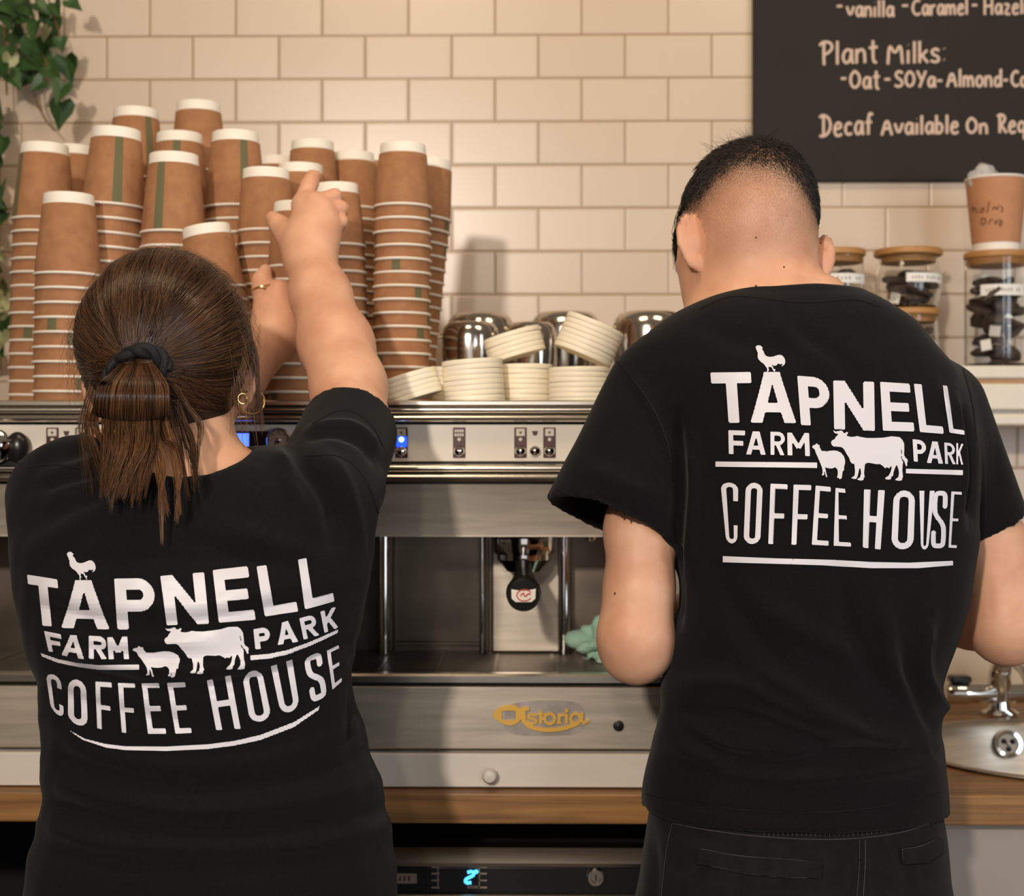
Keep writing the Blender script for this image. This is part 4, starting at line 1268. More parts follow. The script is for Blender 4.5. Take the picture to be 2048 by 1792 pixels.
def cup_stack(where, kind, px_bot, px_top, v_top, Y, stripe=None, dz=0.0):
    global cup_n
    parts, H, pitch, R = CUPS[kind]
    top = P(px_top, v_top, Y - 0.03)
    xb = P(px_bot, 800, Y).x; xt = P(px_top, v_top, Y).x
    n = max(1, round((top.z - H - RACK) / pitch) + 1)
    pit = (top.z - H - RACK) / (n - 1) if n > 1 else 0
    if n > 1 and not (0.85 < pit / pitch < 1.15): pit = pitch
    lean = math.atan2(xt - xb, top.z - RACK)
    zoff = R * abs(math.sin(lean))
    for k in range(n):
        h = pit * (n - 1 - k)
        x = xb + math.sin(lean) * h; z = RACK + zoff + math.cos(lean) * h
        jx, jy = (rg.uniform(-0.0008, 0.0008), rg.uniform(-0.0008, 0.0008)) if 0 < k < n - 1 else (0, 0)
        ang = rg.uniform(0, 6.28)
        if k == 0: ang = math.pi + (math.asin(stripe) if stripe is not None else math.pi)
        r = thing('paper_cup', (x + jx, Y + jy, z), 'kraft cup %s in the %s' % (ORD[k], where), 'cup', 'cups of the ' + where)
        r.rotation_euler = (0, lean, ang) if False else (Matrix.Rotation(lean, 3, 'Y') @ Matrix.Rotation(ang, 3, 'Z')).to_euler()
        for p in parts:
            if p.name.startswith('base') and k > 0: continue
            c = p.copy(); COL.objects.link(c); c.parent = r
        cup_n += 1
STACKS = [
    ('second stack from the left, in front', 'tall', 133, 138, 383, 2.00, None),
    ('leftmost stack', 'tall', 80, 90, 283, 2.13, -0.72),
    ('dim stack behind the leftmost two', 'tall', 146, 148, 287, 2.33, None),
    ('tilted third stack from the left', 'tall', 206, 234, 253, 2.08, 0.38),
    ('front stack above the brown parting', 'tall', 344, 348, 302, 2.04, -0.25),
    ('back stack second in height', 'tall', 272, 272, 211, 2.28, 0.72),
    ('highest stack of all', 'tall', 397, 397, 198, 2.30, None),
    ('stack between the two highest', 'tall', 360, 359, 260, 2.20, 0.12),
    ('stack right of the highest stack', 'tall', 474, 471, 258, 2.14, 0.5),
    ('low slanting stack behind the head', 'short', 470, 411, 452, 1.985, None),
    ('stripeless stack left of the hand', 'short', 532, 532, 332, 2.06, None),
    ('dim sliver stack left of the forefinger', 'short', 553, 553, 309, 2.33, None),
    ('stack behind the forefinger', 'short', 601, 601, 323, 2.155, None),
    ('dark stack above the forefinger', 'short', 625, 625, 276, 2.25, None),
    ('wide back stack right of the hand', 'short', 707, 707, 300, 2.30, None),
    ('stack held between both hands', 'short', 592, 596, 400, 1.99, None),
    ('striped stack touching the hand', 'short', 684, 671, 364, 2.08, 0.0),
    ('narrow sliver by the right stack', 'short', 754, 754, 303, 2.40, None),
    ('tall right-hand front stack', 'short', 803, 806, 282, 2.07, None),
    ('rightmost leaning stack', 'short', 808, 861, 315, 2.19, None),
]
for s in STACKS: cup_stack(*s)

# one upright paper cup on the tall tea jar
T = Matrix.Translation((jx3, 2.462, jz3))
uc = thing('paper_cup', (jx3, 2.462, jz3), 'upright kraft paper cup with brown lettering on the tall tea jar', 'cup')
R, rb, H, band = 0.0495, 0.0360, 0.121, 0.014
r1 = rb + (R - rb) * band / H
b = MB(); b.lathe([(r1 - 0.0004, band - 0.0006), (r1 + 0.0006, band), (R - 0.0012, H - 0.002), (R - 0.0026, H - 0.002), (rb - 0.001, 0.006), (0, 0.006)], T, 44); b.build('sleeve', M['kraft_plain'], uc, angle=50)
b = MB(); b.lathe([(R - 0.0016 + 0.0021 * math.cos(t), H - 0.002 + 0.0021 * math.sin(t)) for t in np.linspace(0, 6.283, 9)[:-1]], T, 44, closed=True); b.build('rim', M['cup_white'], uc)
b = MB(); b.lathe([(0, 0.002), (rb - 0.001, 0.0), (rb, 0.0005), (r1 - 0.0002, band)], T, 44); b.build('base', M['cup_white'], uc, angle=50)
b = MB()
def on_cup(u, v):
    z = P(u, v, 2.42).z - jz3
    rr = rb + (R - rb) * z / H + 0.0007
    s = max(-0.95, min(0.95, (P(u, v, 2.425).x - jx3) / rr))
    a = math.asin(s)
    return Vector((jx3 + rr * math.sin(a), 2.462 - rr * math.cos(a), jz3 + z))
for pts in ([(1945, 405), (1950, 422), (1956, 408), (1960, 422)], [(1964, 416), (1970, 412), (1968, 423), (1963, 420)], [(1975, 424), (1978, 402)], [(1984, 420), (1988, 411), (1992, 421), (1996, 410)], [(2000, 412), (2004, 420), (1999, 424)],
            [(1966, 434), (1967, 448), (1974, 444), (1972, 434), (1966, 434)], [(1979, 448), (1980, 439), (1985, 438)], [(1989, 443), (1994, 440), (1991, 448), (1988, 444)], [(1998, 438), (1998, 455), (2004, 444), (1998, 440)]):
    b.tube([on_cup(*q) for q in [tuple(x) for x in smooth_path(pts, 2)]], 0.0008, 6)
b.build('lettering', M['ink'], uc)
wr = MB()
wc = Vector((P(1968, 338, 2.45).x, 2.455, jz3 + H))
bm = bmesh.new(); bmesh.ops.create_icosphere(bm, subdivisions=3, radius=1.0)
rr_ = random.Random(3)
dirs = [Vector((rr_.gauss(0, 1), rr_.gauss(0, 1), rr_.gauss(0, 1))).normalized() for _ in range(26)]
for v in bm.verts:
    d = v.co.normalized(); cr_ = max((d.dot(q)) ** 9 for q in dirs) * 0.35 + 0.72
    v.co = Vector((d.x * 0.026, d.y * 0.022, d.z * 0.028)) * cr_
me = bpy.data.meshes.new('plastic_wrap'); bm.to_mesh(me); bm.free(); me.materials.append(M['plastic_wrap'])
o = bpy.data.objects.new('plastic_wrap', me); COL.objects.link(o); o.location = wc + Vector((0, 0, -0.004)); ORG[o.name] = (0, 0, 0)
tag(o, 'crumpled clear plastic wrap stuffed into the upright paper cup', 'wrap')

# ------------------------------------------------------------------ white lids in tumbling stacks
b = MB()
b.lathe([(0, 0.0050), (0.0345, 0.0050), (0.0362, 0.0067), (0.0392, 0.0067), (0.0399, 0.0062), (0.0402, 0.0048), (0.0403, 0.0014), (0.0400, 0.0002), (0.0392, 0.0), (0.0388, 0.0044), (0.0372, 0.0046), (0.035, 0.0038), (0, 0.0036)], None, 40)
lid0 = b.build('cup_lid', M['lid_white'], None, angle=50)
COL.objects.unlink(lid0)
def lid_stack(where, px, Y, n_flat, n_tilt, tilt, shift=0.0):
    pos = Vector((P(px, 790, Y).x, Y, RACK)); n = n_flat + n_tilt
    for k in range(n):
        a = math.radians(tilt) if k >= n_flat else 0.0
        if k == n_flat: pos += Vector((shift, 0, abs(math.sin(a)) * 0.0395))
        c = lid0.copy(); COL.objects.link(c); c.location = pos
        c.rotation_euler = (Matrix.Rotation(a + rg.uniform(-0.012, 0.012), 3, 'Y') @ Matrix.Rotation(rg.uniform(0, 6.28), 3, 'Z')).to_euler()
        tag(c, 'white lid %s in the %s' % (ORD[n - 1 - k], where), 'lid', 'lids of the ' + where)
        pos = pos + Vector((math.sin(a), 0, math.cos(a))) * 0.0068
lid_stack('low slanting pile at the left', 828, 1.985, 0, 5, -17)
lid_stack('low pile second from the left', 950, 1.988, 0, 9, -4)
lid_stack('pile behind the two low piles', 900, 2.13, 9, 0, 0)
lid_stack('pile leaning left', 1047, 2.055, 9, 5, -16, -0.008)
lid_stack('tallest pile leaning right', 1158, 2.00, 8, 7, 23, 0.004)

# ------------------------------------------------------------------ upturned steel jugs
def jug(px, half, v_top, Y, label, handle=0):
    c = P(px, 700, Y); zt = P(px, v_top, Y).z; R = half * Y / F_PX; h = zt - RACK
    t = thing('milk_jug', (c.x, Y, RACK), label, 'jug', 'upturned steel milk jugs')
    T = Matrix.Translation((c.x, Y, RACK))
    b = MB()
    b.lathe([(R * 0.80, 0.0), (R * 0.82, 0.0015), (R * 0.86, h * 0.15), (R * 0.93, h * 0.4), (R, h * 0.66), (R * 1.0, h * 0.84), (R * 0.95, h * 0.93), (R * 0.82, h * 0.985), (R * 0.74, h), (R * 0.70, h * 0.992), (0, h * 0.985)], T, 48)
    b.build('jug_body', M['chrome_jug'], t, angle=50)
    b = MB()
    dx = math.cos(handle); dy = math.sin(handle)
    pts = [(R * 0.95, h * 0.86), (R * 1.35, h * 0.82), (R * 1.5, h * 0.6), (R * 1.35, h * 0.32), (R * 0.9, h * 0.22)]
    b.tube([(c.x + dx * a, Y + dy * a, RACK + z) for a, z in [tuple(q) for q in smooth_path(pts, 2)]], 0.0045, 10)
    b.build('jug_handle', M['chrome_jug'], t)
jug(961, 67, 628, 2.38, 'upturned steel milk jug against the wall, leftmost of the back row', 2.0)
jug(941, 57, 645, 2.23, 'upturned steel milk jug in front of the leftmost back jug', 3.3)
jug(1131, 69, 626, 2.39, 'upturned steel milk jug against the wall behind the lids', 1.0)
jug(1063, 50, 646, 2.24, 'smaller upturned steel milk jug behind the left leaning lid pile', 0.9)
jug(1298, 73, 625, 2.28, 'upturned steel milk jug beside the left shoulder of the man', 1.2)

# ------------------------------------------------------------------ green cloth on the drip tray
bm = bmesh.new(); bmesh.ops.create_icosphere(bm, subdivisions=4, radius=1.0)
rr_ = random.Random(12)
ax = [(Vector((rr_.gauss(0, 1), rr_.gauss(0, 1), rr_.gauss(0, 1))).normalized(), rr_.uniform(2.2, 4.6), rr_.uniform(0, 6.28)) for _ in range(5)]
for v in bm.verts:
    d = v.co.normalized()
    q = sum(abs(math.sin(d.dot(a_) * f_ + p_)) for a_, f_, p_ in ax) / len(ax)
    v.co = Vector((d.x * 0.036, d.y * 0.032, d.z * 0.036)) * (0.05 + 1.6 * q * q)
zmin = min(v.co.z for v in bm.verts)
for v in bm.verts: v.co.z = max(v.co.z, zmin * 0.75)
zmin *= 0.75
me = bpy.data.meshes.new('cleaning_cloth'); bm.to_mesh(me); bm.free(); me.materials.append(M['cloth_green'])
o = bpy.data.objects.new('cleaning_cloth', me); COL.objects.link(o); ORG[o.name] = (0, 0, 0)
cc = P(1200, 1290, 2.06); o.location = (cc.x, 2.06, TRAY_Z - zmin + 0.0003)
tag(o, 'crumpled green cleaning cloth lying on the drip tray', 'cloth')

# ------------------------------------------------------------------ chalkboard
BYF = WALL_Y - 0.018
q0, q1 = P(1507, 362, BYF), P(2380, -160, BYF)
bd = thing('chalkboard', ((q0.x + q1.x) / 2, WALL_Y, q0.z), 'large black menu chalkboard with pale handwriting on the tiled wall', 'chalkboard')
b = MB(); b.box((q0.x, BYF, q0.z), (q1.x, WALL_Y, q1.z)); b.build('board', M['board'], bd, bevel=0.0015)
GL = {  # single-line handwriting: (width, strokes), y up, capitals 1.0 high, small letters 0.62
 '-': (.42, [[(.05, .36), (.37, .38)]]),
 ':': (.22, [[(.1, .12), (.12, .10)], [(.1, .62), (.12, .60)]]),
 'v': (.5, [[(.02, .62), (.24, .0), (.48, .62)]]),
 'a': (.52, [[(.44, .56), (.2, .64), (.04, .32), (.16, .02), (.36, .1), (.44, .5)], [(.45, .62), (.45, .2), (.5, .0)]]),
 'n': (.5, [[(.06, .62), (.06, .0)], [(.06, .4), (.2, .6), (.38, .56), (.42, .3), (.42, .0)]]),
 'i': (.2, [[(.1, .6), (.1, .0)], [(.1, .84), (.11, .83)]]),
 'l': (.2, [[(.1, 1.0), (.1, .0)]]),
 'r': (.38, [[(.06, .62), (.06, .0)], [(.06, .38), (.18, .58), (.36, .58)]]),
 'm': (.74, [[(.06, .62), (.06, .0)], [(.06, .4), (.18, .6), (.32, .54), (.35, .0)], [(.35, .4), (.48, .6), (.62, .54), (.66, .0)]]),
 'e': (.48, [[(.04, .32), (.42, .36), (.38, .58), (.2, .62), (.05, .34), (.12, .04), (.3, .0), (.46, .1)]]),
 'z': (.46, [[(.04, .6), (.42, .6), (.04, .02), (.44, .02)]]),
 't': (.42, [[(.2, .95), (.2, .1), (.28, .0), (.36, .04)], [(.02, .64), (.4, .66)]]),
 'k': (.46, [[(.06, 1.0), (.06, .0)], [(.4, .58), (.1, .28)], [(.16, .34), (.44, .0)]]),
 's': (.44, [[(.4, .52), (.24, .64), (.06, .52), (.12, .36), (.36, .26), (.4, .08), (.22, .0), (.02, .1)]]),
 'y': (.5, [[(.04, .62), (.24, .2)], [(.46, .62), (.1, -.3)]]),
 'o': (.5, [[(.24, .62), (.06, .46), (.06, .14), (.24, .0), (.44, .14), (.44, .48), (.24, .62)]]),
 'd': (.5, [[(.42, .5), (.2, .6), (.04, .3), (.16, .02), (.36, .08), (.44, .3)], [(.45, 1.0), (.45, .0)]]),
 'c': (.46, [[(.42, .5), (.22, .62), (.05, .32), (.18, .02), (.44, .1)]]),
 'f': (.42, [[(.4, .88), (.26, 1.0), (.17, .8), (.17, .0)], [(.02, .56), (.36, .58)]]),
 'b': (.48, [[(.06, 1.0), (.06, .0)], [(.06, .5), (.26, .6), (.42, .34), (.3, .04), (.08, .06)]]),
 'u': (.5, [[(.06, .62), (.08, .12), (.26, .0), (.42, .2)], [(.44, .62), (.44, .0)]]),
 'q': (.5, [[(.42, .52), (.2, .62), (.04, .3), (.2, .02), (.42, .2)], [(.44, .62), (.44, -.34)]]),
 'P': (.62, [[(.02, .84), (.16, 1.0), (.5, .96), (.6, .72), (.4, .5), (.2, .46)], [(.22, .96), (.2, .5), (.22, .0)]]),
 'M': (.8, [[(.06, .0), (.12, .98), (.38, .4), (.64, .98), (.72, .0)]]),
 'O': (.66, [[(.3, .96), (.06, .7), (.06, .26), (.3, .02), (.58, .26), (.58, .72), (.3, .96)]]),
 'S': (.6, [[(.54, .84), (.3, .98), (.08, .78), (.2, .56), (.48, .42), (.54, .18), (.3, .02), (.04, .14)]]),
 'Y': (.6, [[(.04, .98), (.3, .48)], [(.58, .98), (.18, .0)]]),
 'A': (.68, [[(.04, .0), (.34, .98), (.62, .0)], [(.12, .34), (.56, .38)]]),
 'D': (.68, [[(.02, .88), (.2, 1.0), (.52, .86), (.64, .5), (.5, .14), (.2, .0), (.02, .06)], [(.24, .96), (.24, .04)]]),
 'R': (.64, [[(.04, .86), (.26, 1.0), (.54, .84), (.46, .56), (.22, .46)], [(.2, .94), (.2, .0)], [(.26, .46), (.62, .0)]]),
 'C': (.64, [[(.58, .82), (.36, .98), (.08, .66), (.1, .24), (.36, .02), (.62, .16)]]),
 'H': (.66, [[(.08, 1.0), (.08, .0)], [(.56, 1.0), (.56, .0)], [(.08, .5), (.56, .54)]]),
}
def write(words, name, th):
    b = MB()
    for word, u0, u1, base, cap, tilt in words:
        W = sum(GL[ch][0] + 0.08 for ch in word) - 0.08
        cx = 0.0
        for ch in word:
            w, st_ = GL[ch]
            for s in st_:
                pts = [(u0 + (u1 - u0) * (cx + x) / W, base + tilt * (cx + x) / W - cap * y) for x, y in s]
                pts = [tuple(q) for q in smooth_path(pts, 2)] if len(pts) > 2 else pts
                b.tube([P(a, c, BYF - 0.0002) for a, c in pts], th, 6)
            cx += w + 0.08
    for i, (x, y, z) in enumerate(b.v): b.v[i] = (x, BYF - 0.0004 + (y - BYF) * 0.25, z)
    b.build(name, M['chalk'], bd)
write([('-', 1672, 1686, 22, 26, 0), ('vanilla', 1693, 1788, 34, 34, 0), ('-', 1802, 1818, 21, 26, 0), ('Caramel', 1823, 1936, 32, 34, -3), ('-', 1942, 1956, 20, 26, 0), ('Hazelnut', 1967, 2096, 30, 34, -3)], 'lettering', 0.0024)
write([('Plant', 1638, 1756, 131, 47, -6), ('Milks:', 1773, 1893, 129, 44, -5)], 'lettering', 0.0027)
write([('-', 1680, 1694, 166, 24, 0), ('Oat', 1699, 1760, 178, 38, 0), ('-', 1767, 1782, 166, 20, 0), ('SOYa', 1788, 1871, 175, 34, 0), ('-', 1872, 1886, 168, 18, 0), ('Almond', 1893, 2003, 174, 36, 0), ('-', 2005, 2017, 167, 18, 0), ('Coconut', 2021, 2130, 174, 34, 0)], 'lettering', 0.0026)
write([('Decaf', 1638, 1746, 274, 44, -5), ('Available', 1762, 1917, 271, 38, -4), ('On', 1932, 1976, 268, 34, 0), ('Request', 1993, 2120, 266, 38, 0)], 'lettering', 0.0027)

# ------------------------------------------------------------------ trailing ivy at upper left
def leaf_shape(b, c, size, rot, mi):
    out = [(0, -0.15), (0.30, -0.34), (0.50, -0.10), (0.42, 0.22), (0.22, 0.52), (0.0, 0.95), (-0.22, 0.52), (-0.42, 0.22), (-0.50, -0.10), (-0.30, -0.34)]
    vs = [rot @ Vector((0, 0.05, 0.1)) * size + c]
    for x, y in out: vs.append(rot @ Vector((x, -0.35 * abs(x) ** 1.3 + 0.12 * y * y, y)) * size + c)
    n = len(out)
    b.add(vs, [(0, 1 + i, 1 + (i + 1) % n) for i in range(n)], mi)
def ivy(label, stem_px, leaves, Y, seed):
    g = random.Random(seed)
    q = P(stem_px[0][0][0], stem_px[0][0][1], Y)
    t = thing('trailing_ivy', q, label, 'plant', 'ivy on the left wall')
    b = MB()
    for s in stem_px:
        b.tube([P(u, v, Y + 0.03) for u, v in [tuple(x) for x in smooth_path(s, 3)]], 0.0017, 6)
    b.build('stem', M['stem'], t)
    b = MB()
    for u, v, sz, ang, pale in leaves:
        c = P(u, v, Y + g.uniform(-0.05, 0.045))
        rot = (Matrix.Rotation(g.uniform(-0.7, 0.7), 3, 'Z') @ Matrix.Rotation(g.uniform(-0.5, 0.5), 3, 'X') @ Matrix.Rotation(math.radians(ang), 3, 'Y'))
        leaf_shape(b, c, sz * Y / F_PX, rot, pale)
    o = b.build('foliage', [M['leaf'], M['leaf_pale']], t, smooth=False)
    md = o.modifiers.new('solid', 'SOLIDIFY'); md.thickness = 0.0006
lv = []
for u, v, s in ((15, 25, 48), (50, 8, 44), (92, 14, 40), (140, 2, 34), (72, 48, 46), (104, 42, 42), (30, 66, 50), (64, 88, 50), (98, 78, 40), (12, 100, 46), (44, 118, 48), (84, 112, 44), (132, 122, 52), (60, 146, 46),
                (98, 138, 44), (20, 150, 44), (124, 172, 44), (84, 164, 36), (8, 62, 44), (120, 80, 30), (40, 30, 44), (75, 10, 40), (4, 130, 44), (110, 10, 36), (6, 5, 50), (66, 120, 40), (30, 0, 40)):
    lv.append((u, v, s, random.uniform(120, 240), 0))
lv += [(122, 212, 54, 178, 0), (20, 118, 34, 200, 1), (62, 70, 32, 150, 1), (95, 60, 28, 210, 1)]
ivy('dense trailing ivy hanging down the tiles at top left', [[(60, -1000), (40, -500), (40, -60), (45, 20), (70, 80), (95, 130), (122, 195)], [(48, -1000), (46, -500), (40, -60), (25, 40), (50, 110), (70, 140), (66, 190), (90, 240), (110, 262)], [(70, -1000), (76, -500), (80, -60), (100, 10), (130, 100)], [(30, -1000), (14, -500), (10, -60), (8, 60), (14, 190)]], lv, 2.53, 4)
lv = []
for k in range(46):
    v = 190 + k * 11.2 + random.uniform(-8, 8)
    lv.append((random.uniform(-55, 15), v, random.uniform(34, 50), random.uniform(120, 240), 1 if k % 3 == 0 else 0))
ivy('thin ivy strand hanging along the left edge beside the leftmost cups', [[(0, -1000), (-14, -500), (-10, -60), (-6, 150), (0, 350), (-4, 560), (2, 740)]], lv, 2.50, 9)
# ------------------------------------------------------------------ people
def A(p): return np.array(p, float)
def add_head(f, c, r, fwd, up, jaw=1.0):
    """skull, face and jaw; fwd = the way the face looks"""
    fwd = Vector(fwd).normalized(); up = Vector(up); up = (up - fwd * up.dot(fwd)).normalized(); rt = fwd.cross(up)
    R = Matrix((rt, fwd, up)).transposed()
    c = Vector(c)
    L = lambda x, y, z: A(c + R @ Vector((x, y, z)))
    f.ell(c, r, 0.02, R)
    f.ell(L(0, 0.045, -0.060), (r[0] * 0.78 * jaw, 0.060, 0.062), 0.03, R)          # face
    f.ell(L(0, 0.070, -0.098), (0.032, 0.030, 0.022), 0.025, R)                      # chin
    f.cone(L(0, 0.097, -0.028), L(0, 0.116, -0.062), 0.008, 0.0125, 0.012)            # nose
    for s in (-1, 1):
        f.ell(L(0.032 * s, 0.088, -0.022), (0.020, 0.012, 0.007), 0.012, R)           # brow
        f.ell(L(0.033 * s, 0.098, -0.036), (0.015, 0.010, 0.009), 0.008, R, sub=True) # eye socket
    f.ell(L(0, 0.101, -0.086), (0.022, 0.010, 0.0055), 0.006, R)                      # lips
    f.ell(L(0, 0.100, -0.097), (0.019, 0.010, 0.006), 0.006, R)
    return L, R
def eyes(L, parent, s=1.0):
    for k in (-1, 1):
        b = MB(); b.ball(L(0.033 * k, 0.084, -0.037), 0.0118, 0, 16, 10)
        b.ball(Vector(L(0.033 * k, 0.0925, -0.037)), 0.0052, 1, 12, 8)
        b.build('eye', [M['cup_white'], M['black_plastic']], parent)
def ear(f, c, out, up, size, back):
    """out = away from the head, back = the side seen from behind"""
    out = Vector(out).normalized(); up = Vector(up); up = (up - out * up.dot(out)).normalized(); n = out.cross(up)
    R = Matrix((out, n, up)).transposed()
    c = Vector(c); L = lambda x, y, z: A(c + R @ Vector((x, y, z)))
    z = size
    f.cone(L(-0.002, 0, 0.002), L(-0.032, 0, 0.0), 0.007 * z, 0.011, 0.004)
    f.ell(L(0.002 * z, 0, 0.004 * z), (0.0125 * z, 0.0038 * z, 0.025 * z), 0.003, R)
    hx = [(-0.008, 0.016), (-0.003, 0.027), (0.006, 0.031), (0.0135, 0.024), (0.016, 0.010), (0.0145, -0.004), (0.009, -0.016), (0.003, -0.025)]
    f.chain([L(a * z, back * -0.002 * z, b_ * z) for a, b_ in hx], [0.0034 * z, 0.0042 * z, 0.0046 * z, 0.0046 * z, 0.0044 * z, 0.004 * z, 0.004 * z, 0.004 * z], 0.002)
    f.ell(L(-0.005 * z, back * -0.003 * z, -0.002 * z), (0.0075 * z, 0.0085 * z, 0.015 * z), 0.003, R)
    f.ell(L(-0.003 * z, 0, -0.024 * z), (0.0065 * z, 0.005 * z, 0.0095 * z), 0.004, R)

def leg(f, hip, knee, ankle, rs, toe, k=0.03):
    f.chain([hip, knee, ankle], rs, k)
    f.chain([ankle, A(ankle) + A((0, -0.03, -0.045)), A(toe)], [rs[2], rs[2] * 0.9, 0.026], 0.03)

# ============================== the man
man = thing('person', (P(1590, 1650, 1.66).x, 1.68, 0.0), 'person with cropped dark hair and black printed t-shirt, head bent, standing at right', 'person')
MS = Profile([(578, 1462, 1708, 1.705, 0.062), (588, 1436, 1735, 1.705, 0.070), (603, 1392, 1765, 1.70, 0.082), (622, 1352, 1795, 1.70, 0.090), (645, 1318, 1828, 1.695, 0.096), (690, 1286, 1866, 1.69, 0.104),
              (740, 1282, 1905, 1.685, 0.110), (800, 1296, 1936, 1.68, 0.114), (880, 1325, 1952, 1.675, 0.118), (980, 1340, 1955, 1.67, 0.120), (1100, 1345, 1946, 1.665, 0.118), (1200, 1346, 1932, 1.66, 0.114),
              (1290, 1340, 1904, 1.66, 0.110), (1360, 1330, 1882, 1.66, 0.108), (1410, 1322, 1868, 1.66, 0.108), (1460, 1313, 1880, 1.66, 0.110), (1520, 1298, 1882, 1.665, 0.116), (1600, 1284, 1889, 1.67, 0.122), (1660, 1280, 1892, 1.67, 0.124), (1720, 1280, 1892, 1.67, 0.124)], 2.35)
sA, sB = A(P(1322, 792, 1.69)), A(P(1222, 1047, 1.66))
rA, rB = A(P(1882, 815, 1.72)), A(P(1966, 1052, 1.74))
def sleeve(f, a, b, ra, rb, k, wall=0.0035):
    u = (b - a) / np.linalg.norm(b - a); L = np.linalg.norm(b - a)
    g = Field(f.x, f.y, f.z)
    e = b + u * 0.05; re = rb + (rb - ra) * 0.05 / L
    g.cone(a, e, ra, re, 0.0)
    X, Y, Z = g.grid((slice(None),) * 3)
    cut = ((X - b[0]) * u[0] + (Y - b[1]) * u[1] + (Z - b[2]) * u[2]).astype(np.float32)
    g.F = np.maximum(g.F, cut)
    h = np.maximum(k - np.abs(f.F - g.F), 0) / k
    f.F = np.minimum(f.F, g.F) - h * h * k * 0.25
    return u
f = Field(axis_pts(P(1075, 900, 1.6).x, P(2075, 900, 1.75).x, 0.004), axis_pts(1.50, 1.86, 0.0045), axis_pts(P(0, 1680, 1.6).z, P(0, 560, 1.7).z, 0.004))
lo, hi = MS.box(); f.add(MS.fn(), lo, hi, 0.0)
uL = sleeve(f, sA, sB, 0.064, 0.0765, 0.030)
uR = sleeve(f, rA, rB, 0.051, 0.052, 0.035)
# hollow sleeves
f.cone(sB - uL * 0.10, sB + uL * 0.03, 0.048, 0.0710, 0.004, sub=True)
f.cone(rB - uR * 0.07, rB + uR * 0.03, 0.042, 0.0445, 0.004, sub=True)
hem = P(1590, 1612, 1.67).z
f.cut((0, 0, hem), (0, 0, -1))
# neckline opening
nk = A(P(1555, 590, 1.735))
# hollow above the hem
lo2, hi2 = (lo[0], lo[1], hem - 0.03), (hi[0], hi[1], hem + 0.03)
pass
V, Q = f.mesh(); V, Q = keep_largest(V, Q); V = laplace(V, Q, 3)
folds = [
    ([(1420, 1520), (1560, 1545), (1700, 1500), (1860, 1500)], 16, -13.0), ([(1330, 1480), (1450, 1530), (1600, 1560), (1860, 1530)], 18, 10.2),
    ([(1500, 1320), (1620, 1400), (1740, 1480), (1850, 1510)], 20, 13.0), ([(1330, 1370), (1480, 1360), (1560, 1410), (1700, 1470)], 22, 11.6), ([(1350, 1420), (1470, 1420), (1600, 1470), (1700, 1505)], 18, -11.6),
    ([(1860, 1230), (1840, 1330), (1870, 1400), (1905, 1445)], 15, 11.6), ([(1800, 1300), (1830, 1400), (1880, 1470)], 14, -8.7), ([(1760, 1180), (1780, 1330), (1850, 1430)], 22, 8.7),
    ([(1350, 830), (1362, 950), (1352, 1100), (1350, 1250)], 12, -13.0), ([(1385, 880), (1392, 1000), (1380, 1150)], 14, 8.7),
    ([(1930, 800), (1945, 900), (1948, 1050)], 12, -11.6), ([(1905, 780), (1925, 880), (1930, 1000)], 12, 7.2), ([(1870, 760), (1895, 850)], 12, 5.8),
    ([(1560, 640), (1640, 690), (1720, 760)], 22, -5.1), ([(1520, 620), (1600, 690), (1680, 740)], 20, 4.3), ([(1390, 640), (1480, 690), (1600, 700)], 24, -4.3),
    ([(1250, 730), (1300, 810), (1340, 900)], 10, 3.6), ([(1160, 930), (1230, 960), (1330, 1000)], 20, 5.8), ([(1150, 1000), (1240, 1010), (1330, 1060)], 16, -5.8),
    ([(1500, 1200), (1620, 1270), (1750, 1330)], 26, 7.2), ([(1440, 1150), (1520, 1300), (1600, 1380)], 26, -5.8), ([(1680, 1150), (1700, 1280), (1780, 1400)], 20, -7.2),
    ([(1290, 1590), (1450, 1622), (1600, 1636), (1760, 1625), (1885, 1590)], 5, -2.3), ([(1400, 1480), (1440, 1510), (1500, 1515)], 10, -7.2), ([(1380, 1450), (1440, 1490), (1520, 1500)], 10, 5.8),
]
V = wrinkle(V, Q, folds, 1.72, 0.0010, 0.022)
shirt_v, shirt_q = V, Q
o = link_mesh('tshirt', V, Q, M['shirt'], man); mshirt = o; o['label'] = 'black cotton t-shirt with white print'
bvh = BVHTree.FromPolygons([tuple(p) for p in V], [tuple(q) for q in Q])

# collar ribbing, seams
for pts, w_ in (([(1400, 618), (1440, 598), (1475, 591), (1540, 598), (1600, 606), (1660, 602), (1712, 597), (1760, 614)], 2.2),
                ([(1226, 716), (1262, 752), (1302, 806), (1336, 880), (1345, 960)], 2.5), ([(1925, 738), (1944, 800), (1952, 880)], 2.5),
                ([(1112, 977), (1170, 1002), (1250, 1040), (1340, 1080)], 1.8), ([(1292, 1588), (1440, 1616), (1590, 1628), (1760, 1616), (1880, 1584)], 1.8)):
    pr = Print(bvh, 0.0009, 3.2); pr.line(pts, w_); pr.build('seam', M['stitch'], mshirt)

# the white print on the back
def crop(ox, oy, sc): return lambda q: (ox + q[0] / sc, oy + q[1] / sc)
def put_print(bvh, K, name, parent, big, mid, low, bars, animals, lt, step=2.4):
    p = Print(bvh, 0.0013, step)
    for group, t in ((big, lt[0]), (mid, lt[1]), (low, lt[2])):
        for ch, quad in group: p.letter(ch, [K(q) for q in quad], t)
    for b_ in bars:
        p.poly([K(q) for q in b_], min(step, 2.4))
    for a in animals: p.poly(a, 1.1)
    return p.build(name, M['print'], parent)

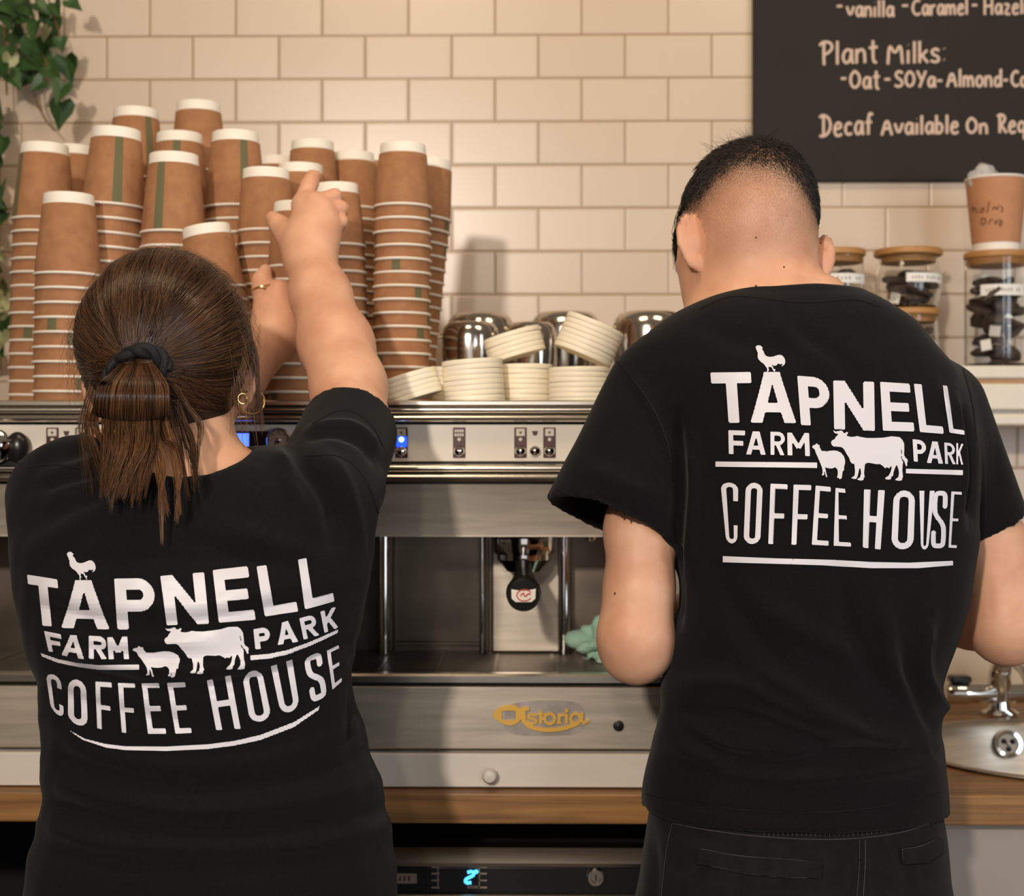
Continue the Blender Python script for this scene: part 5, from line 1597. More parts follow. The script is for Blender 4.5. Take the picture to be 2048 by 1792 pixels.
# silhouettes traced in their own frames: cow and sheep 2048 wide, rooster 2048 wide
COW = [(520, 105), (540, 108), (560, 122), (610, 118), (650, 108), (690, 108), (722, 155), (745, 150), (770, 132), (798, 140), (795, 165), (770, 195), (800, 212), (860, 225), (920, 220), (965, 208), (1040, 228), (1150, 245), (1300, 246), (1450, 240), (1530, 228), (1600, 214),
       (1700, 222), (1765, 232), (1810, 280), (1840, 350), (1842, 450), (1838, 560), (1862, 605), (1900, 640), (1908, 670), (1895, 715), (1895, 765), (1872, 768), (1855, 720), (1850, 690), (1810, 640), (1793, 580), (1800, 500), (1790, 410), (1772, 340), (1776, 420), (1785, 510), (1778, 590),
       (1792, 640), (1822, 690), (1812, 740), (1806, 850), (1818, 960), (1804, 1000), (1800, 1030), (1740, 1040), (1668, 1025), (1690, 1000), (1735, 965), (1745, 880), (1725, 800), (1700, 745), (1672, 800), (1645, 870), (1632, 950), (1605, 965), (1592, 1010), (1540, 1018), (1478, 1002),
       (1500, 975), (1550, 945), (1590, 870), (1610, 790), (1598, 770), (1560, 810), (1525, 788), (1480, 810), (1462, 780), (1390, 728), (1330, 732), (1240, 715), (1180, 704), (1130, 715), (1112, 745), (1102, 830), (1095, 900), (1108, 975), (1088, 992), (1082, 1030), (1030, 1036), (966, 1020),
       (980, 1000), (1020, 975), (1040, 900), (1035, 840), (1018, 790), (1000, 850), (985, 920), (972, 965), (955, 1005), (900, 1006), (858, 990), (880, 970), (920, 945), (928, 850), (920, 780), (915, 728), (870, 720), (842, 690), (820, 620), (770, 540), (720, 450), (680, 415), (630, 408), (520, 400),
       (492, 370), (480, 320), (500, 290), (550, 262), (575, 215), (620, 170), (575, 162), (540, 145)]
SHEEP = [(210, 342), (228, 352), (240, 362), (252, 372), (262, 362), (270, 378), (266, 395), (290, 450), (310, 485), (345, 486), (400, 493), (460, 482), (540, 476), (610, 488), (670, 520), (720, 580), (742, 650), (742, 710), (728, 770), (722, 850), (700, 860), (690, 930), (682, 990), (655, 1012), (625, 1000),
         (640, 970), (648, 900), (640, 845), (636, 930), (628, 975), (608, 990), (590, 972), (608, 930), (608, 860), (585, 810), (555, 790), (520, 808), (460, 812), (400, 800), (368, 782), (385, 850), (402, 930), (415, 970), (395, 975), (382, 950), (370, 880), (350, 800), (345, 785), (350, 850), (358, 910), (350, 935), (315, 940), (305, 925), (325, 900), (325, 850), (312, 790),
         (285, 720), (255, 650), (230, 590), (205, 540), (190, 490), (178, 455), (145, 435), (128, 405), (150, 378), (185, 370)]
ROO = [(383, 228), (400, 258), (425, 265), (480, 252), (490, 280), (530, 298), (545, 330), (585, 355), (570, 392), (535, 405), (500, 400), (495, 418), (550, 440), (600, 500), (640, 600), (680, 680), (740, 745), (820, 780), (940, 792), (1060, 770), (1160, 738), (1260, 705), (1360, 694), (1450, 715), (1530, 780), (1580, 880), (1600, 1000),
       (1590, 1090), (1540, 1165), (1470, 1205), (1410, 1200), (1460, 1150), (1490, 1105), (1430, 1110), (1460, 1040), (1455, 1000), (1440, 1060), (1390, 1130), (1340, 1115), (1300, 1090), (1250, 1105), (1215, 1160), (1170, 1190), (1120, 1180), (1080, 1205), (1040, 1165), (985, 1140), (975, 1165), (1040, 1230), (1075, 1340), (1145, 1340), (1165, 1375), (1140, 1405), (1105, 1400), (1130, 1455), (1160, 1500), (1090, 1500), (1090, 1440),
       (1030, 1370), (990, 1280), (980, 1255), (900, 1245), (850, 1205), (845, 1280), (835, 1355), (890, 1370), (870, 1392), (825, 1400), (820, 1500), (770, 1500), (778, 1400), (775, 1295), (700, 1215), (655, 1140), (600, 1085), (500, 1025), (410, 940), (355, 840), (345, 740), (355, 620), (310, 550), (330, 490), (280, 475), (285, 425), (258, 380), (262, 340), (250, 315), (290, 290), (300, 265), (345, 262)]
K1 = crop(1080, 560, 2.1157)
cow1 = [(1610 + x / 9.309, 850 + y / 9.309) for x, y in COW]; sheep1 = [(1610 + x / 9.309, 850 + y / 9.309) for x, y in SHEEP]
roo1 = [(1500 + x / 22.756, 680 + y / 22.756) for x, y in ROO]
R4 = lambda a, b_, c, d: [a, b_, c, d]
put_print(bvh, K1, 'back_print', mshirt,
    [('T', R4((722, 392), (892, 390), (906, 604), (738, 606))), ('A', R4((893, 390), (1068, 390), (1086, 606), (890, 604))), ('P', R4((1088, 406), (1218, 416), (1234, 620), (1104, 614))),
     ('N', R4((1240, 426), (1413, 432), (1416, 640), (1244, 632))), ('E', R4((1438, 432), (1562, 440), (1583, 642), (1450, 638))), ('L', R4((1580, 440), (1690, 450), (1706, 652), (1606, 644))), ('L', R4((1702, 448), (1765, 455), (1795, 656), (1730, 646)))],
    [('F', R4((798, 636), (868, 638), (870, 740), (800, 736))), ('A', R4((876, 640), (954, 642), (956, 740), (872, 738))), ('R', R4((975, 642), (1036, 644), (1036, 742), (976, 740))), ('M', R4((1046, 646), (1138, 648), (1142, 746), (1048, 742))),
     ('P', R4((1575, 674), (1630, 680), (1634, 772), (1580, 768))), ('A', R4((1640, 682), (1698, 686), (1704, 778), (1634, 774))), ('R', R4((1708, 688), (1752, 692), (1758, 780), (1712, 778))), ('K', R4((1760, 690), (1790, 694), (1789, 782), (1760, 780)))],
    [('C', R4((765, 855), (840, 860), (836, 1115), (790, 1114))), ('O', R4((872, 857), (944, 860), (932, 1118), (862, 1116))), ('F', R4((976, 862), (1048, 865), (1036, 1118), (966, 1117))), ('F', R4((1073, 866), (1148, 868), (1134, 1122), (1064, 1120))),
     ('E', R4((1166, 870), (1230, 876), (1220, 1124), (1150, 1120))), ('E', R4((1250, 880), (1290, 884), (1316, 1128), (1242, 1124))), ('H', R4((1370, 886), (1458, 890), (1440, 1140), (1365, 1132))), ('O', R4((1496, 890), (1586, 892), (1578, 1140), (1484, 1138))),
     ('U', R4((1604, 892), (1668, 892), (1640, 1140), (1610, 1140))), ('S', R4((1662, 892), (1725, 892), (1712, 1136), (1650, 1135))), ('E', R4((1738, 895), (1783, 897), (1760, 1134), (1726, 1132)))],
    [[(744, 768), (1172, 773), (1172, 796), (744, 790)], [(1547, 799), (1788, 805), (1788, 826), (1547, 818)],
     [(775, 1168), (1000, 1178), (1250, 1184), (1400, 1193), (1560, 1196), (1745, 1188), (1745, 1207), (1600, 1219), (1400, 1219), (1200, 1207), (775, 1194)]],
    [cow1, sheep1, roo1], (22.0, 9.4, 12.4), 2.2)

# trousers
MT = Profile([(1560, 1310, 1866, 1.67, 0.105), (1610, 1302, 1876, 1.67, 0.112), (1660, 1294, 1884, 1.67, 0.118), (1730, 1284, 1890, 1.67, 0.124), (1800, 1276, 1897, 1.67, 0.128), (1880, 1268, 1902, 1.67, 0.128), (1960, 1264, 1904, 1.67, 0.122), (2040, 1270, 1900, 1.67, 0.11)], 2.5)
f = Field(axis_pts(P(1240, 1800, 1.67).x, P(1930, 1800, 1.67).x, 0.006), axis_pts(1.50, 1.86, 0.006), axis_pts(0.05, P(0, 1585, 1.67).z, 0.006))
lo, hi = MT.box(); f.add(MT.fn(), lo, hi, 0.0)
hl, hr = P(1430, 1950, 1.67), P(1745, 1950, 1.67)
for h in (hl, hr):
    f.chain([A(h), A((h.x, 1.68, 0.50)), A((h.x, 1.70, 0.09))], [0.092, 0.066, 0.055], 0.05)
f.cut((0, 0, 0.075), (0, 0, -1)); f.cut((0, 0, P(0, 1592, 1.67).z), (0, 0, 1))
V, Q = f.mesh(); V, Q = keep_largest(V, Q); V = laplace(V, Q, 2)
V = wrinkle(V, Q, [([(1725, 1660), (1722, 1792), (1710, 1900)], 7, -5), ([(1300, 1660), (1312, 1760), (1300, 1850)], 12, -4), ([(1640, 1740), (1690, 1790), (1720, 1850)], 14, -4), ([(1400, 1800), (1550, 1790), (1680, 1800)], 24, 3), ([(1400, 1740), (1520, 1762), (1640, 1766)], 7, 3)], 1.70, 0.0008, 0.03)
mtr = link_mesh('trousers', V, Q, M['trouser'], man); mtr['label'] = 'black twill trousers with elastic waistband'
tb = BVHTree.FromPolygons([tuple(p) for p in V], [tuple(q) for q in Q])
K6 = crop(1180, 1300, 2.3594)
for pts in ([(528, 938), (700, 972), (900, 985), (1095, 1002), (1084, 1082), (900, 1078), (700, 1050), (512, 1012)], [(1466, 940), (1560, 925), (1644, 880), (1640, 960), (1580, 1000), (1470, 1010)]):
    pr = Print(tb, 0.003, 2.2)
    pr.poly([K6(q) for q in pts])
    pk = pr.build('back_pocket', M['trouser'], mtr)
    md = pk.modifiers.new('solid', 'SOLIDIFY'); md.thickness = 0.003; md.offset = -1
    pr = Print(tb, 0.0045, 2.0); pr.line([K6(q) for q in pts] + [K6(pts[0])], 1.5); pr.build('pocket_stitching', M['stitch_grey'], pk)
for pts, w_ in ((((400, 820), (600, 858), (850, 885), (1100, 896), (1285, 888), (1480, 862), (1650, 800)), 1.8), (((1300, 900), (1302, 1000), (1290, 1161)), 1.8),
                (((1268, 890), (1270, 1000), (1258, 1161)), 1.4), (((395, 800), (360, 950), (340, 1161)), 1.6)):
    pr = Print(tb, 0.0012, 2.2); pr.line([K6(q) for q in pts], w_); pr.build('seam', M['stitch_grey'], mtr)
pr = Print(tb, 0.0012, 2.2)
for x in range(820, 1640, 22):
    yb = 840 if x < 1280 else 840 - (x - 1280) * 0.16
    pr.line([K6((x, yb)), K6((x + 2, yb + 36))], 1.4)
pr.build('waistband_gathers', M['stitch_grey'], mtr)

# body
f = Field(axis_pts(P(1180, 900, 1.62).x, P(2075, 900, 1.72).x, 0.009, ((0.15, 0.42, 0.0042), (0.0, 0.15, 0.006))),
          axis_pts(1.50, 2.02, 0.009, ((1.60, 1.98, 0.0045),)),
          axis_pts(0.0, 1.72, 0.010, ((1.44, 1.72, 0.004), (1.05, 1.44, 0.006))))
lo, hi = MS.box(); f.add(MS.fn(0.030, zlo=P(0, 1660, 1.67).z), lo, hi, 0.0)
lo, hi = MT.box(); f.add(MT.fn(0.022, zhi=P(0, 1600, 1.67).z), lo, hi, 0.01)
for h, s in ((hl, -1), (hr, 1)):
    leg(f, A(h), A((h.x, 1.68, 0.50)), A((h.x, 1.71, 0.085)), [0.075, 0.05, 0.036], (h.x + 0.03 * s, 1.83, 0.03))
# neck and head
hc = P(1496, 436, 1.745)
f.cone(A(P(1548, 655, 1.70)), A(P(1512, 520, 1.735)), 0.068, 0.060, 0.03)
f.cone(A(P(1470, 640, 1.69)), A(P(1640, 640, 1.69)), 0.035, 0.035, 0.04)
f.cone(A(P(1425, 645, 1.71)), A(P(1450, 545, 1.76)), 0.030, 0.042, 0.03)
face = Vector((-0.33, 0.86, -0.40))
L, R = add_head(f, hc, (0.0735, 0.094, 0.086), face, (0, 0.35, 0.9))
f.ell(P(1500, 495, 1.735), (0.067, 0.074, 0.068), 0.03)
f.cone(A(P(1424, 520, 1.78)), A(P(1420, 580, 1.81)), 0.032, 0.028, 0.025)       # left cheek and jaw
ear(f, P(1385, 484, 1.697), (-0.82, -0.50, 0.10), (-0.24, 0.05, 1), 1.04, -1)
ear(f, P(1641, 522, 1.755), (0.86, -0.40, 0.1), (0.36, 0.0, 1), 0.92, 1)
# arms
f.chain([A(P(1325, 820, 1.695)), A(P(1283, 1060, 1.66)), A(P(1278, 1180, 1.645)), A(P(1272, 1268, 1.64))], [0.036, 0.038, 0.0355, 0.0375], 0.02)
wl_ = A(P(1470, 1195, 1.885))
f.chain([A(P(1270, 1272, 1.638)), A(P(1272, 1298, 1.645)), A(P(1330, 1262, 1.735)), wl_], [0.0375, 0.0345, 0.037, 0.025], 0.02)
f.chain([A(P(1868, 830, 1.72)), A(P(1980, 1090, 1.735)), A(P(2008, 1180, 1.725)), A(P(2012, 1245, 1.715))], [0.032, 0.039, 0.037, 0.037], 0.02)
wr_ = A(P(1770, 1200, 1.90))
f.chain([A(P(2012, 1252, 1.715)), A(P(2014, 1264, 1.72)), A(P(1940, 1232, 1.80)), wr_], [0.036, 0.034, 0.036, 0.026], 0.02)
# hands, in front of the body
def hand(f, w, d, up, side, s=1.0, curl=0.55):
    d = Vector(d).normalized(); up = Vector(up); up = (up - d * up.dot(d)).normalized(); sd = d.cross(up) * side
    w = Vector(w)
    q = lambda a, b_, c: A(w + (d * a + sd * b_ + up * c) * s)
    for i, (off, ln) in enumerate(((0.030, 0.072), (0.010, 0.080), (-0.011, 0.074), (-0.031, 0.058))):
        kn = q(0.088, off, 0.0)
        f.cone(q(0.0, off * 0.55, 0), kn, 0.017 * s, 0.0125 * s, 0.014)
        c1 = curl * (0.8 + 0.15 * i)
        a1, a2 = ln * 0.5, ln * 0.32
        p1 = q(0.088 + a1 * math.cos(c1), off * 1.1, -a1 * math.sin(c1))
        p2 = q(0.088 + a1 * math.cos(c1) + a2 * math.cos(c1 * 2), off * 1.05, -a1 * math.sin(c1) - a2 * math.sin(c1 * 2))
        p3 = q(0.088 + a1 * math.cos(c1) + a2 * math.cos(c1 * 2) + 0.018 * math.cos(c1 * 2.7), off, -a1 * math.sin(c1) - a2 * math.sin(c1 * 2) - 0.018 * math.sin(c1 * 2.7))
        f.chain([kn, p1, p2, p3], [0.0102 * s, 0.009 * s, 0.008 * s, 0.007 * s], 0.004)
    f.chain([q(0.02, 0.024, -0.004), q(0.052, 0.046, -0.014), q(0.080, 0.050, -0.024), q(0.10, 0.046, -0.034)], [0.016 * s, 0.0115 * s, 0.0098 * s, 0.008 * s], 0.008)
hand(f, wl_, (0.75, 0.5, -0.25), (0.1, 0.3, 1), -1, 1.0, 0.6)
hand(f, wr_, (-0.75, 0.5, -0.25), (-0.1, 0.3, 1), 1, 1.0, 0.6)
V, Q = f.mesh(); V, Q = keep_largest(V, Q); V = laplace(V, Q, 1, 0.4)
body = link_mesh('body', V, Q, M['skin'], man)
# clipped hair thins out downwards from this line
UB = np.array([1340, 1365, 1385, 1410, 1440, 1470, 1500, 1540, 1575, 1598, 1615, 1628, 1640])
VB = np.array([560, 480, 425, 385, 352, 334, 326, 330, 346, 366, 390, 420, 455])
u, v = project(V[:, 0], V[:, 1], V[:, 2])
t = (v - np.interp(u, UB, VB)) / 150.0
st = np.interp(t, [-0.3, -0.02, 0.12, 0.30, 0.6, 1.1, 1.7], [1.0, 0.95, 0.62, 0.36, 0.24, 0.16, 0.0])
st *= np.clip((575 - v - 40 * np.abs((u - 1500) / 140.0)) / 90.0, 0, 1)
dist = np.linalg.norm((V - A(hc)) / np.array([0.092, 0.12, 0.115]), axis=1)
earm = ((np.hypot((u - 1380) / 31, (v - 486) / 60) < 1) | (np.hypot((u - 1645) / 22, (v - 524) / 44) < 1))
facing = (V - A(hc)) @ A(face.normalized())
st = np.where((dist < 1.25) & ~earm & (facing < 0.055), st, 0)
at = body.data.attributes.new('stubble', 'FLOAT', 'POINT'); at.data.foreach_set('value', st.astype(np.float32))
eyes(L, body)
hb = BVHTree.FromPolygons([tuple(p) for p in V], [tuple(q) for q in Q])
for mu, mv, mr in ((1230, 1187, 0.0014), (1512, 475, 0.0010), (1568, 534, 0.0011), (1512, 572, 0.0013)):
    o_ = Vector((0, 0, CAM_Z)); d_ = (P(mu, mv, 1.0) - o_).normalized()
    h_, n_, _, _ = hb.ray_cast(o_, d_)
    if h_ is not None:
        b = MB(); b.ball(h_, (mr, mr, mr), 0, 10, 6); b.build('mole', M['ink'], body)
# dark hair on top: short strands rooted on the scalp
def scalp(bvh, c, d, off=0.0):
    h, n, _, _ = bvh.ray_cast(Vector(c) + Vector(d) * 0.25, -Vector(d))
    return (h + n * off, n) if h is not None else (None, None)
paths, tones, rads = [], [], []
rg = np.random.default_rng(3)
fw = face.normalized()
tries = 0
while len(paths) < 15000 and tries < 120000:
    tries += 1
    d = Vector(rg.normal(0, 1, 3)).normalized()
    if d.z < -0.35: continue
    p, n = scalp(hb, hc, d)
    if p is None: continue
    uu, vv = project(p.x, p.y, p.z)
    if (p - hc).dot(fw) > 0.072 and d.z < 0.45: continue
    tt = (vv - np.interp(uu, UB, VB) - 6) / 68.0
    if p.y > hc.y + 0.02 and vv > 500: continue
    if (p.x < hc.x and np.hypot((uu - 1382) / 36, (vv - 488) / 66) < 1) or np.hypot((uu - 1645) / 20, (vv - 524) / 42) < 1: continue
    if tt > 1.0: continue
    if tt > 0 and rg.random() > (1 - tt) ** 1.6 * 0.75: continue
    ln = np.clip(-tt * 0.012 + 0.0035, 0.0025, 0.021) * rg.uniform(0.75, 1.25)
    if p.x < hc.x: ln *= 0.3 + 0.7 * np.clip((np.hypot((uu - 1380) / 48, (vv - 480) / 88) - 0.65) / 0.6, 0, 1)
    # growth: out from the crown, lying down, forwards on top
    flow = (fw * 0.55 + Vector((0, 0, -0.55)) * (1 - max(0, d.z)) + (d - Vector((0.02, -0.2, 0.97))) * 0.5 + Vector(rg.normal(0, 0.28, 3)))
    flow = (flow - n * flow.dot(n)).normalized()
    lift = rg.uniform(0.25, 0.9) if d.z > 0.75 else rg.uniform(0.15, 0.45)
    q = [p - n * 0.001]
    dirv = (flow + n * lift * 1.6).normalized()
    for k in range(4):
        q.append(q[-1] + dirv * ln / 4)
        dirv = (dirv + flow * 0.35 - n * 0.12).normalized()
    paths.append([tuple(x) for x in q]); tones.append(np.clip(rg.normal(0.3, 0.2), 0, 1)); rads.append(rg.uniform(0.00028, 0.00042) if ln > 0.005 else 0.00017)
# hair falling past the left temple
for k in range(420):
    a = rg.random()
    u0 = 1362 + rg.normal(0, 5); v0 = 395 + 60 * rg.random()
    pts = [P(u0 + 10, v0, 1.80 + 0.02 * rg.random()), P(1357 + rg.normal(0, 4), v0 + 45, 1.83), P(1353 + rg.normal(0, 4), 485 + rg.normal(0, 10), 1.845), P(1358 + rg.normal(0, 5), 520 + rg.normal(0, 12), 1.85)]
    paths.append(spline([tuple(x) for x in pts], 5)); tones.append(np.clip(rg.normal(0.2, 0.2), 0, 1)); rads.append(0.0004)
# tousled tips on the crown
for k in range(160):
    d = Vector((rg.normal(0.0, 0.35), rg.normal(0.1, 0.3), 1)).normalized(); p, n = scalp(hb, hc, d)
    dv = (n + Vector((rg.normal(0, 0.8), rg.normal(0, 0.5), 0))).normalized(); ln = rg.uniform(0.012, 0.028)
    paths.append([tuple(p + dv * ln * s + Vector((dv.x, dv.y, -0.3)) * ln * s * s * 0.4) for s in np.linspace(0, 1, 5)]); tones.append(0.5); rads.append(0.00018)
strands('hair', np.array(paths), rads, tones, M['hair_black'], man)

for h, s in ((hl, -1), (hr, 1)):
    b = MB(); b.ball((h.x + 0.012 * s, 1.765, 0.048), (0.050, 0.135, 0.052), 0, 20, 12)
    b.v = [(x, y, max(z, 0.0) if z > 0.012 else 0.0) for x, y, z in b.v]
    b.build('shoe', M['shoe'], man)
# ============================== the woman
wom = thing('person', (P(400, 1700, 1.55).x, 1.56, 0.0), 'person with brown looped ponytail and black printed t-shirt, reaching up to the paper cups', 'person')
WS = Profile([(892, 300, 520, 1.585, 0.055), (905, 215, 560, 1.58, 0.064), (925, 130, 600, 1.575, 0.074), (950, 85, 640, 1.57, 0.084), (985, 50, 675, 1.565, 0.092), (1040, 30, 715, 1.56, 0.100), (1100, 27, 735, 1.555, 0.106), (1150, 33, 743, 1.55, 0.110),
              (1220, 45, 728, 1.55, 0.112), (1290, 60, 716, 1.55, 0.112), (1350, 83, 715, 1.55, 0.110), (1400, 91, 719, 1.55, 0.108), (1450, 95, 724, 1.55, 0.108), (1500, 93, 740, 1.55, 0.110), (1560, 97, 757, 1.55, 0.114),
              (1610, 94, 768, 1.55, 0.118), (1650, 86, 777, 1.55, 0.122), (1690, 68, 785, 1.55, 0.126), (1740, 63, 789, 1.55, 0.128), (1800, 58, 793, 1.55, 0.130), (1870, 54, 797, 1.55, 0.130), (1930, 54, 797, 1.55, 0.13)], 2.3)
wA, wB = A(P(641, 1005, 1.565)), A(P(700, 858, 1.715))
vA, vB = A(P(112, 985, 1.575)), A(P(190, 948, 1.74))
f = Field(axis_pts(P(-40, 1500, 1.55).x, P(830, 1500, 1.55).x, 0.004), axis_pts(1.405, 1.80, 0.0045), axis_pts(P(0, 1900, 1.5).z, P(0, 760, 1.6).z, 0.004))
lo, hi = WS.box(); f.add(WS.fn(), lo, hi, 0.0)
f.cone(A(P(170, 955, 1.585)), A(P(300, 960, 1.585)), 0.040, 0.035, 0.03)
uR = sleeve(f, wA, wB, 0.0585, 0.0560, 0.030)
uL = sleeve(f, vA, vB, 0.049, 0.050, 0.035)
f.cone(wB - uR * 0.05, wB + uR * 0.03, 0.046, 0.0490, 0.004, sub=True)
f.cone(vB - uL * 0.05, vB + uL * 0.03, 0.040, 0.043, 0.004, sub=True)
# scooped neckline at the back
f.ell(P(392, 896, 1.55), (0.058, 0.085, 0.036), 0.012, sub=True)
whem = P(0, 1880, 1.55).z
f.cut((0, 0, whem), (0, 0, -1))
V, Q = f.mesh(); V, Q = keep_largest(V, Q); V = laplace(V, Q, 3)
folds = [
    ([(90, 1440), (220, 1520), (420, 1540), (620, 1500), (730, 1440)], 17, 3.7), ([(95, 1500), (240, 1560), (430, 1580), (640, 1550), (745, 1500)], 14, -5.2), ([(98, 1560), (260, 1610), (430, 1625), (640, 1600), (755, 1560)], 16, 5.9),
    ([(95, 1600), (250, 1650), (430, 1668), (640, 1650), (765, 1615)], 12, -6.7), ([(85, 1650), (200, 1690), (420, 1702), (640, 1690), (775, 1650)], 14, 5.9), ([(75, 1690), (220, 1728), (430, 1740), (640, 1725), (780, 1695)], 16, -4.5),
    ([(60, 1360), (200, 1420), (400, 1450)], 16, -4.1), ([(120, 1330), (300, 1385), (450, 1375), (620, 1330), (710, 1280)], 14, -6.1), ([(110, 1290), (290, 1345), (460, 1340), (620, 1290)], 16, 5.4),
    ([(60, 1180), (240, 1215), (420, 1215), (600, 1170)], 20, 3.4), ([(60, 1210), (240, 1250), (420, 1240), (600, 1205)], 14, -4.1), ([(80, 1260), (250, 1290), (420, 1282)], 14, 4.1),
    ([(40, 1060), (140, 1010), (250, 960)], 22, -5.4), ([(60, 980), (150, 950), (260, 925)], 14, -6.1), ([(90, 950), (180, 925), (260, 905)], 12, 5.4), ([(60, 1110), (160, 1040), (300, 985)], 22, 5.4),
    ([(590, 905), (630, 960), (660, 1010), (670, 1080)], 16, -10.8), ([(560, 930), (590, 990), (610, 1040)], 16, 8.1), ([(600, 880), (660, 865), (720, 880), (755, 930)], 9, -5.4), ([(615, 862), (670, 845), (725, 858), (760, 905)], 8, 5.4),
    ([(640, 905), (690, 960), (715, 1050), (720, 1150)], 16, 6.8), ([(550, 905), (570, 925), (590, 950)], 12, 9.5), ([(760, 930), (764, 1020), (740, 1130)], 10, 4.1), ([(430, 1050), (520, 1075), (640, 1120)], 22, 5.4), ([(330, 1060), (450, 1105), (600, 1140)], 20, -4.1),
    ([(130, 1120), (260, 1110), (420, 1120), (560, 1110)], 16, -3.4), ([(710, 1300), (715, 1400), (700, 1500)], 12, -8.1),
]
V = wrinkle(V, Q, folds, 1.66, 0.0010, 0.022)
wshirt = link_mesh('tshirt', V, Q, M['shirt'], wom); wshirt['label'] = 'black cotton t-shirt with white print'
bvh = BVHTree.FromPolygons([tuple(p) for p in V], [tuple(q) for q in Q])
for pts in ([(625, 848), (690, 812), (742, 845), (764, 890)], [(608, 912), (680, 908), (730, 950), (758, 1030)], [(58, 934), (100, 928), (160, 936)]):
    pr = Print(bvh, 0.0009, 3.2); pr.line(pts, 2.0); pr.build('seam', M['stitch'], wshirt)
K2 = crop(0, 860, 1.9225)
def moved(poly, src, dst):
    """affine fit of a silhouette from three points to three points"""
    S_ = np.array([[*p, 1] for p in src], float); D_ = np.array(dst, float); T_ = np.linalg.solve(S_, D_)
    return [tuple(np.array([x, y, 1.0]) @ T_) for x, y in poly]
cow2 = [K2(q) for q in moved(COW, ((480, 320), (1765, 232), (1030, 1036)), ((632, 808), (915, 757), (770, 937)))]
sheep2 = [K2(q) for q in moved(SHEEP, ((128, 405), (742, 680), (395, 975)), ((510, 843), (692, 885), (588, 947)))]
roo2 = [K2(q) for q in moved(ROO, ((383, 228), (1600, 1000), (800, 1500)), ((268, 467), (369, 528), (310, 577)))]
put_print(bvh, K2, 'back_print', wshirt,
    [('T', [(107, 556), (222, 575), (243, 760), (124, 748)]), ('A', [(240, 578), (404, 578), (424, 768), (236, 762)]), ('P', [(440, 572), (590, 570), (606, 768), (453, 768)]), ('N', [(617, 562), (785, 548), (804, 746), (642, 752)]),
     ('E', [(818, 540), (952, 526), (983, 730), (842, 742)]), ('L', [(986, 527), (1112, 508), (1146, 698), (1018, 718)]), ('L', [(1145, 498), (1252, 478), (1284, 658), (1172, 690)])],
    [('F', [(172, 772), (236, 786), (246, 856), (190, 850)]), ('A', [(250, 788), (318, 792), (326, 880), (237, 864)]), ('R', [(343, 792), (408, 796), (414, 882), (343, 878)]), ('M', [(414, 798), (490, 795), (497, 882), (419, 882)]),
     ('P', [(974, 766), (1032, 756), (1046, 838), (982, 844)]), ('A', [(1066, 746), (1124, 728), (1147, 814), (1066, 828)]), ('R', [(1150, 724), (1206, 708), (1228, 788), (1166, 806)]), ('K', [(1230, 698), (1290, 678), (1298, 760), (1246, 780)])],
    [('C', [(178, 930), (236, 948), (250, 1110), (200, 1078)]), ('O', [(264, 954), (332, 966), (340, 1146), (264, 1122)]), ('F', [(368, 968), (430, 972), (436, 1160), (376, 1146)]), ('F', [(454, 973), (520, 973), (527, 1170), (470, 1162)]),
     ('E', [(545, 972), (612, 970), (640, 1168), (570, 1168)]), ('E', [(643, 970), (712, 967), (738, 1165), (675, 1168)]), ('H', [(795, 960), (887, 940), (925, 1148), (832, 1154)]), ('O', [(930, 936), (1004, 912), (1045, 1112), (962, 1128)]),
     ('U', [(1040, 906), (1122, 880), (1152, 1070), (1080, 1096)]), ('S', [(1166, 876), (1232, 846), (1256, 1024), (1196, 1052)]), ('E', [(1254, 846), (1300, 826), (1312, 966), (1276, 998)])],
    [[(158, 856), (230, 880), (300, 893), (380, 902), (536, 903), (536, 921), (380, 919), (300, 908), (225, 894), (165, 870)], [(963, 868), (1030, 862), (1100, 848), (1200, 810), (1297, 766), (1297, 780), (1200, 826), (1100, 864), (1030, 879), (963, 886)],
     [(243, 1140), (330, 1188), (410, 1208), (480, 1216), (640, 1217), (800, 1208), (900, 1195), (1000, 1172), (1130, 1122), (1228, 1060), (1222, 1078), (1130, 1142), (1000, 1192), (900, 1213), (800, 1226), (640, 1234), (480, 1231), (410, 1222), (320, 1192)]],
    [cow2, sheep2, roo2], (22.5, 10.4, 12.0), 2.2)

# leggings
WT = Profile([(1720, 75, 778, 1.55, 0.116), (1800, 68, 782, 1.55, 0.118), (1900, 62, 788, 1.55, 0.120), (2000, 62, 790, 1.55, 0.118), (2080, 70, 782, 1.55, 0.11)], 2.4)
f = Field(axis_pts(P(20, 1800, 1.55).x, P(830, 1800, 1.55).x, 0.006), axis_pts(1.38, 1.74, 0.006), axis_pts(0.05, P(0, 1730, 1.55).z, 0.006))
lo, hi = WT.box(); f.add(WT.fn(), lo, hi, 0.0)
hl, hr = P(245, 2000, 1.55), P(600, 2000, 1.55)
for h in (hl, hr): f.chain([A(h), A((h.x, 1.56, 0.44)), A((h.x, 1.58, 0.09))], [0.094, 0.062, 0.046], 0.05)
f.cut((0, 0, 0.075), (0, 0, -1))
V, Q = f.mesh(); V, Q = keep_largest(V, Q); V = laplace(V, Q, 2)
link_mesh('trousers', V, Q, M['leggings'], wom)

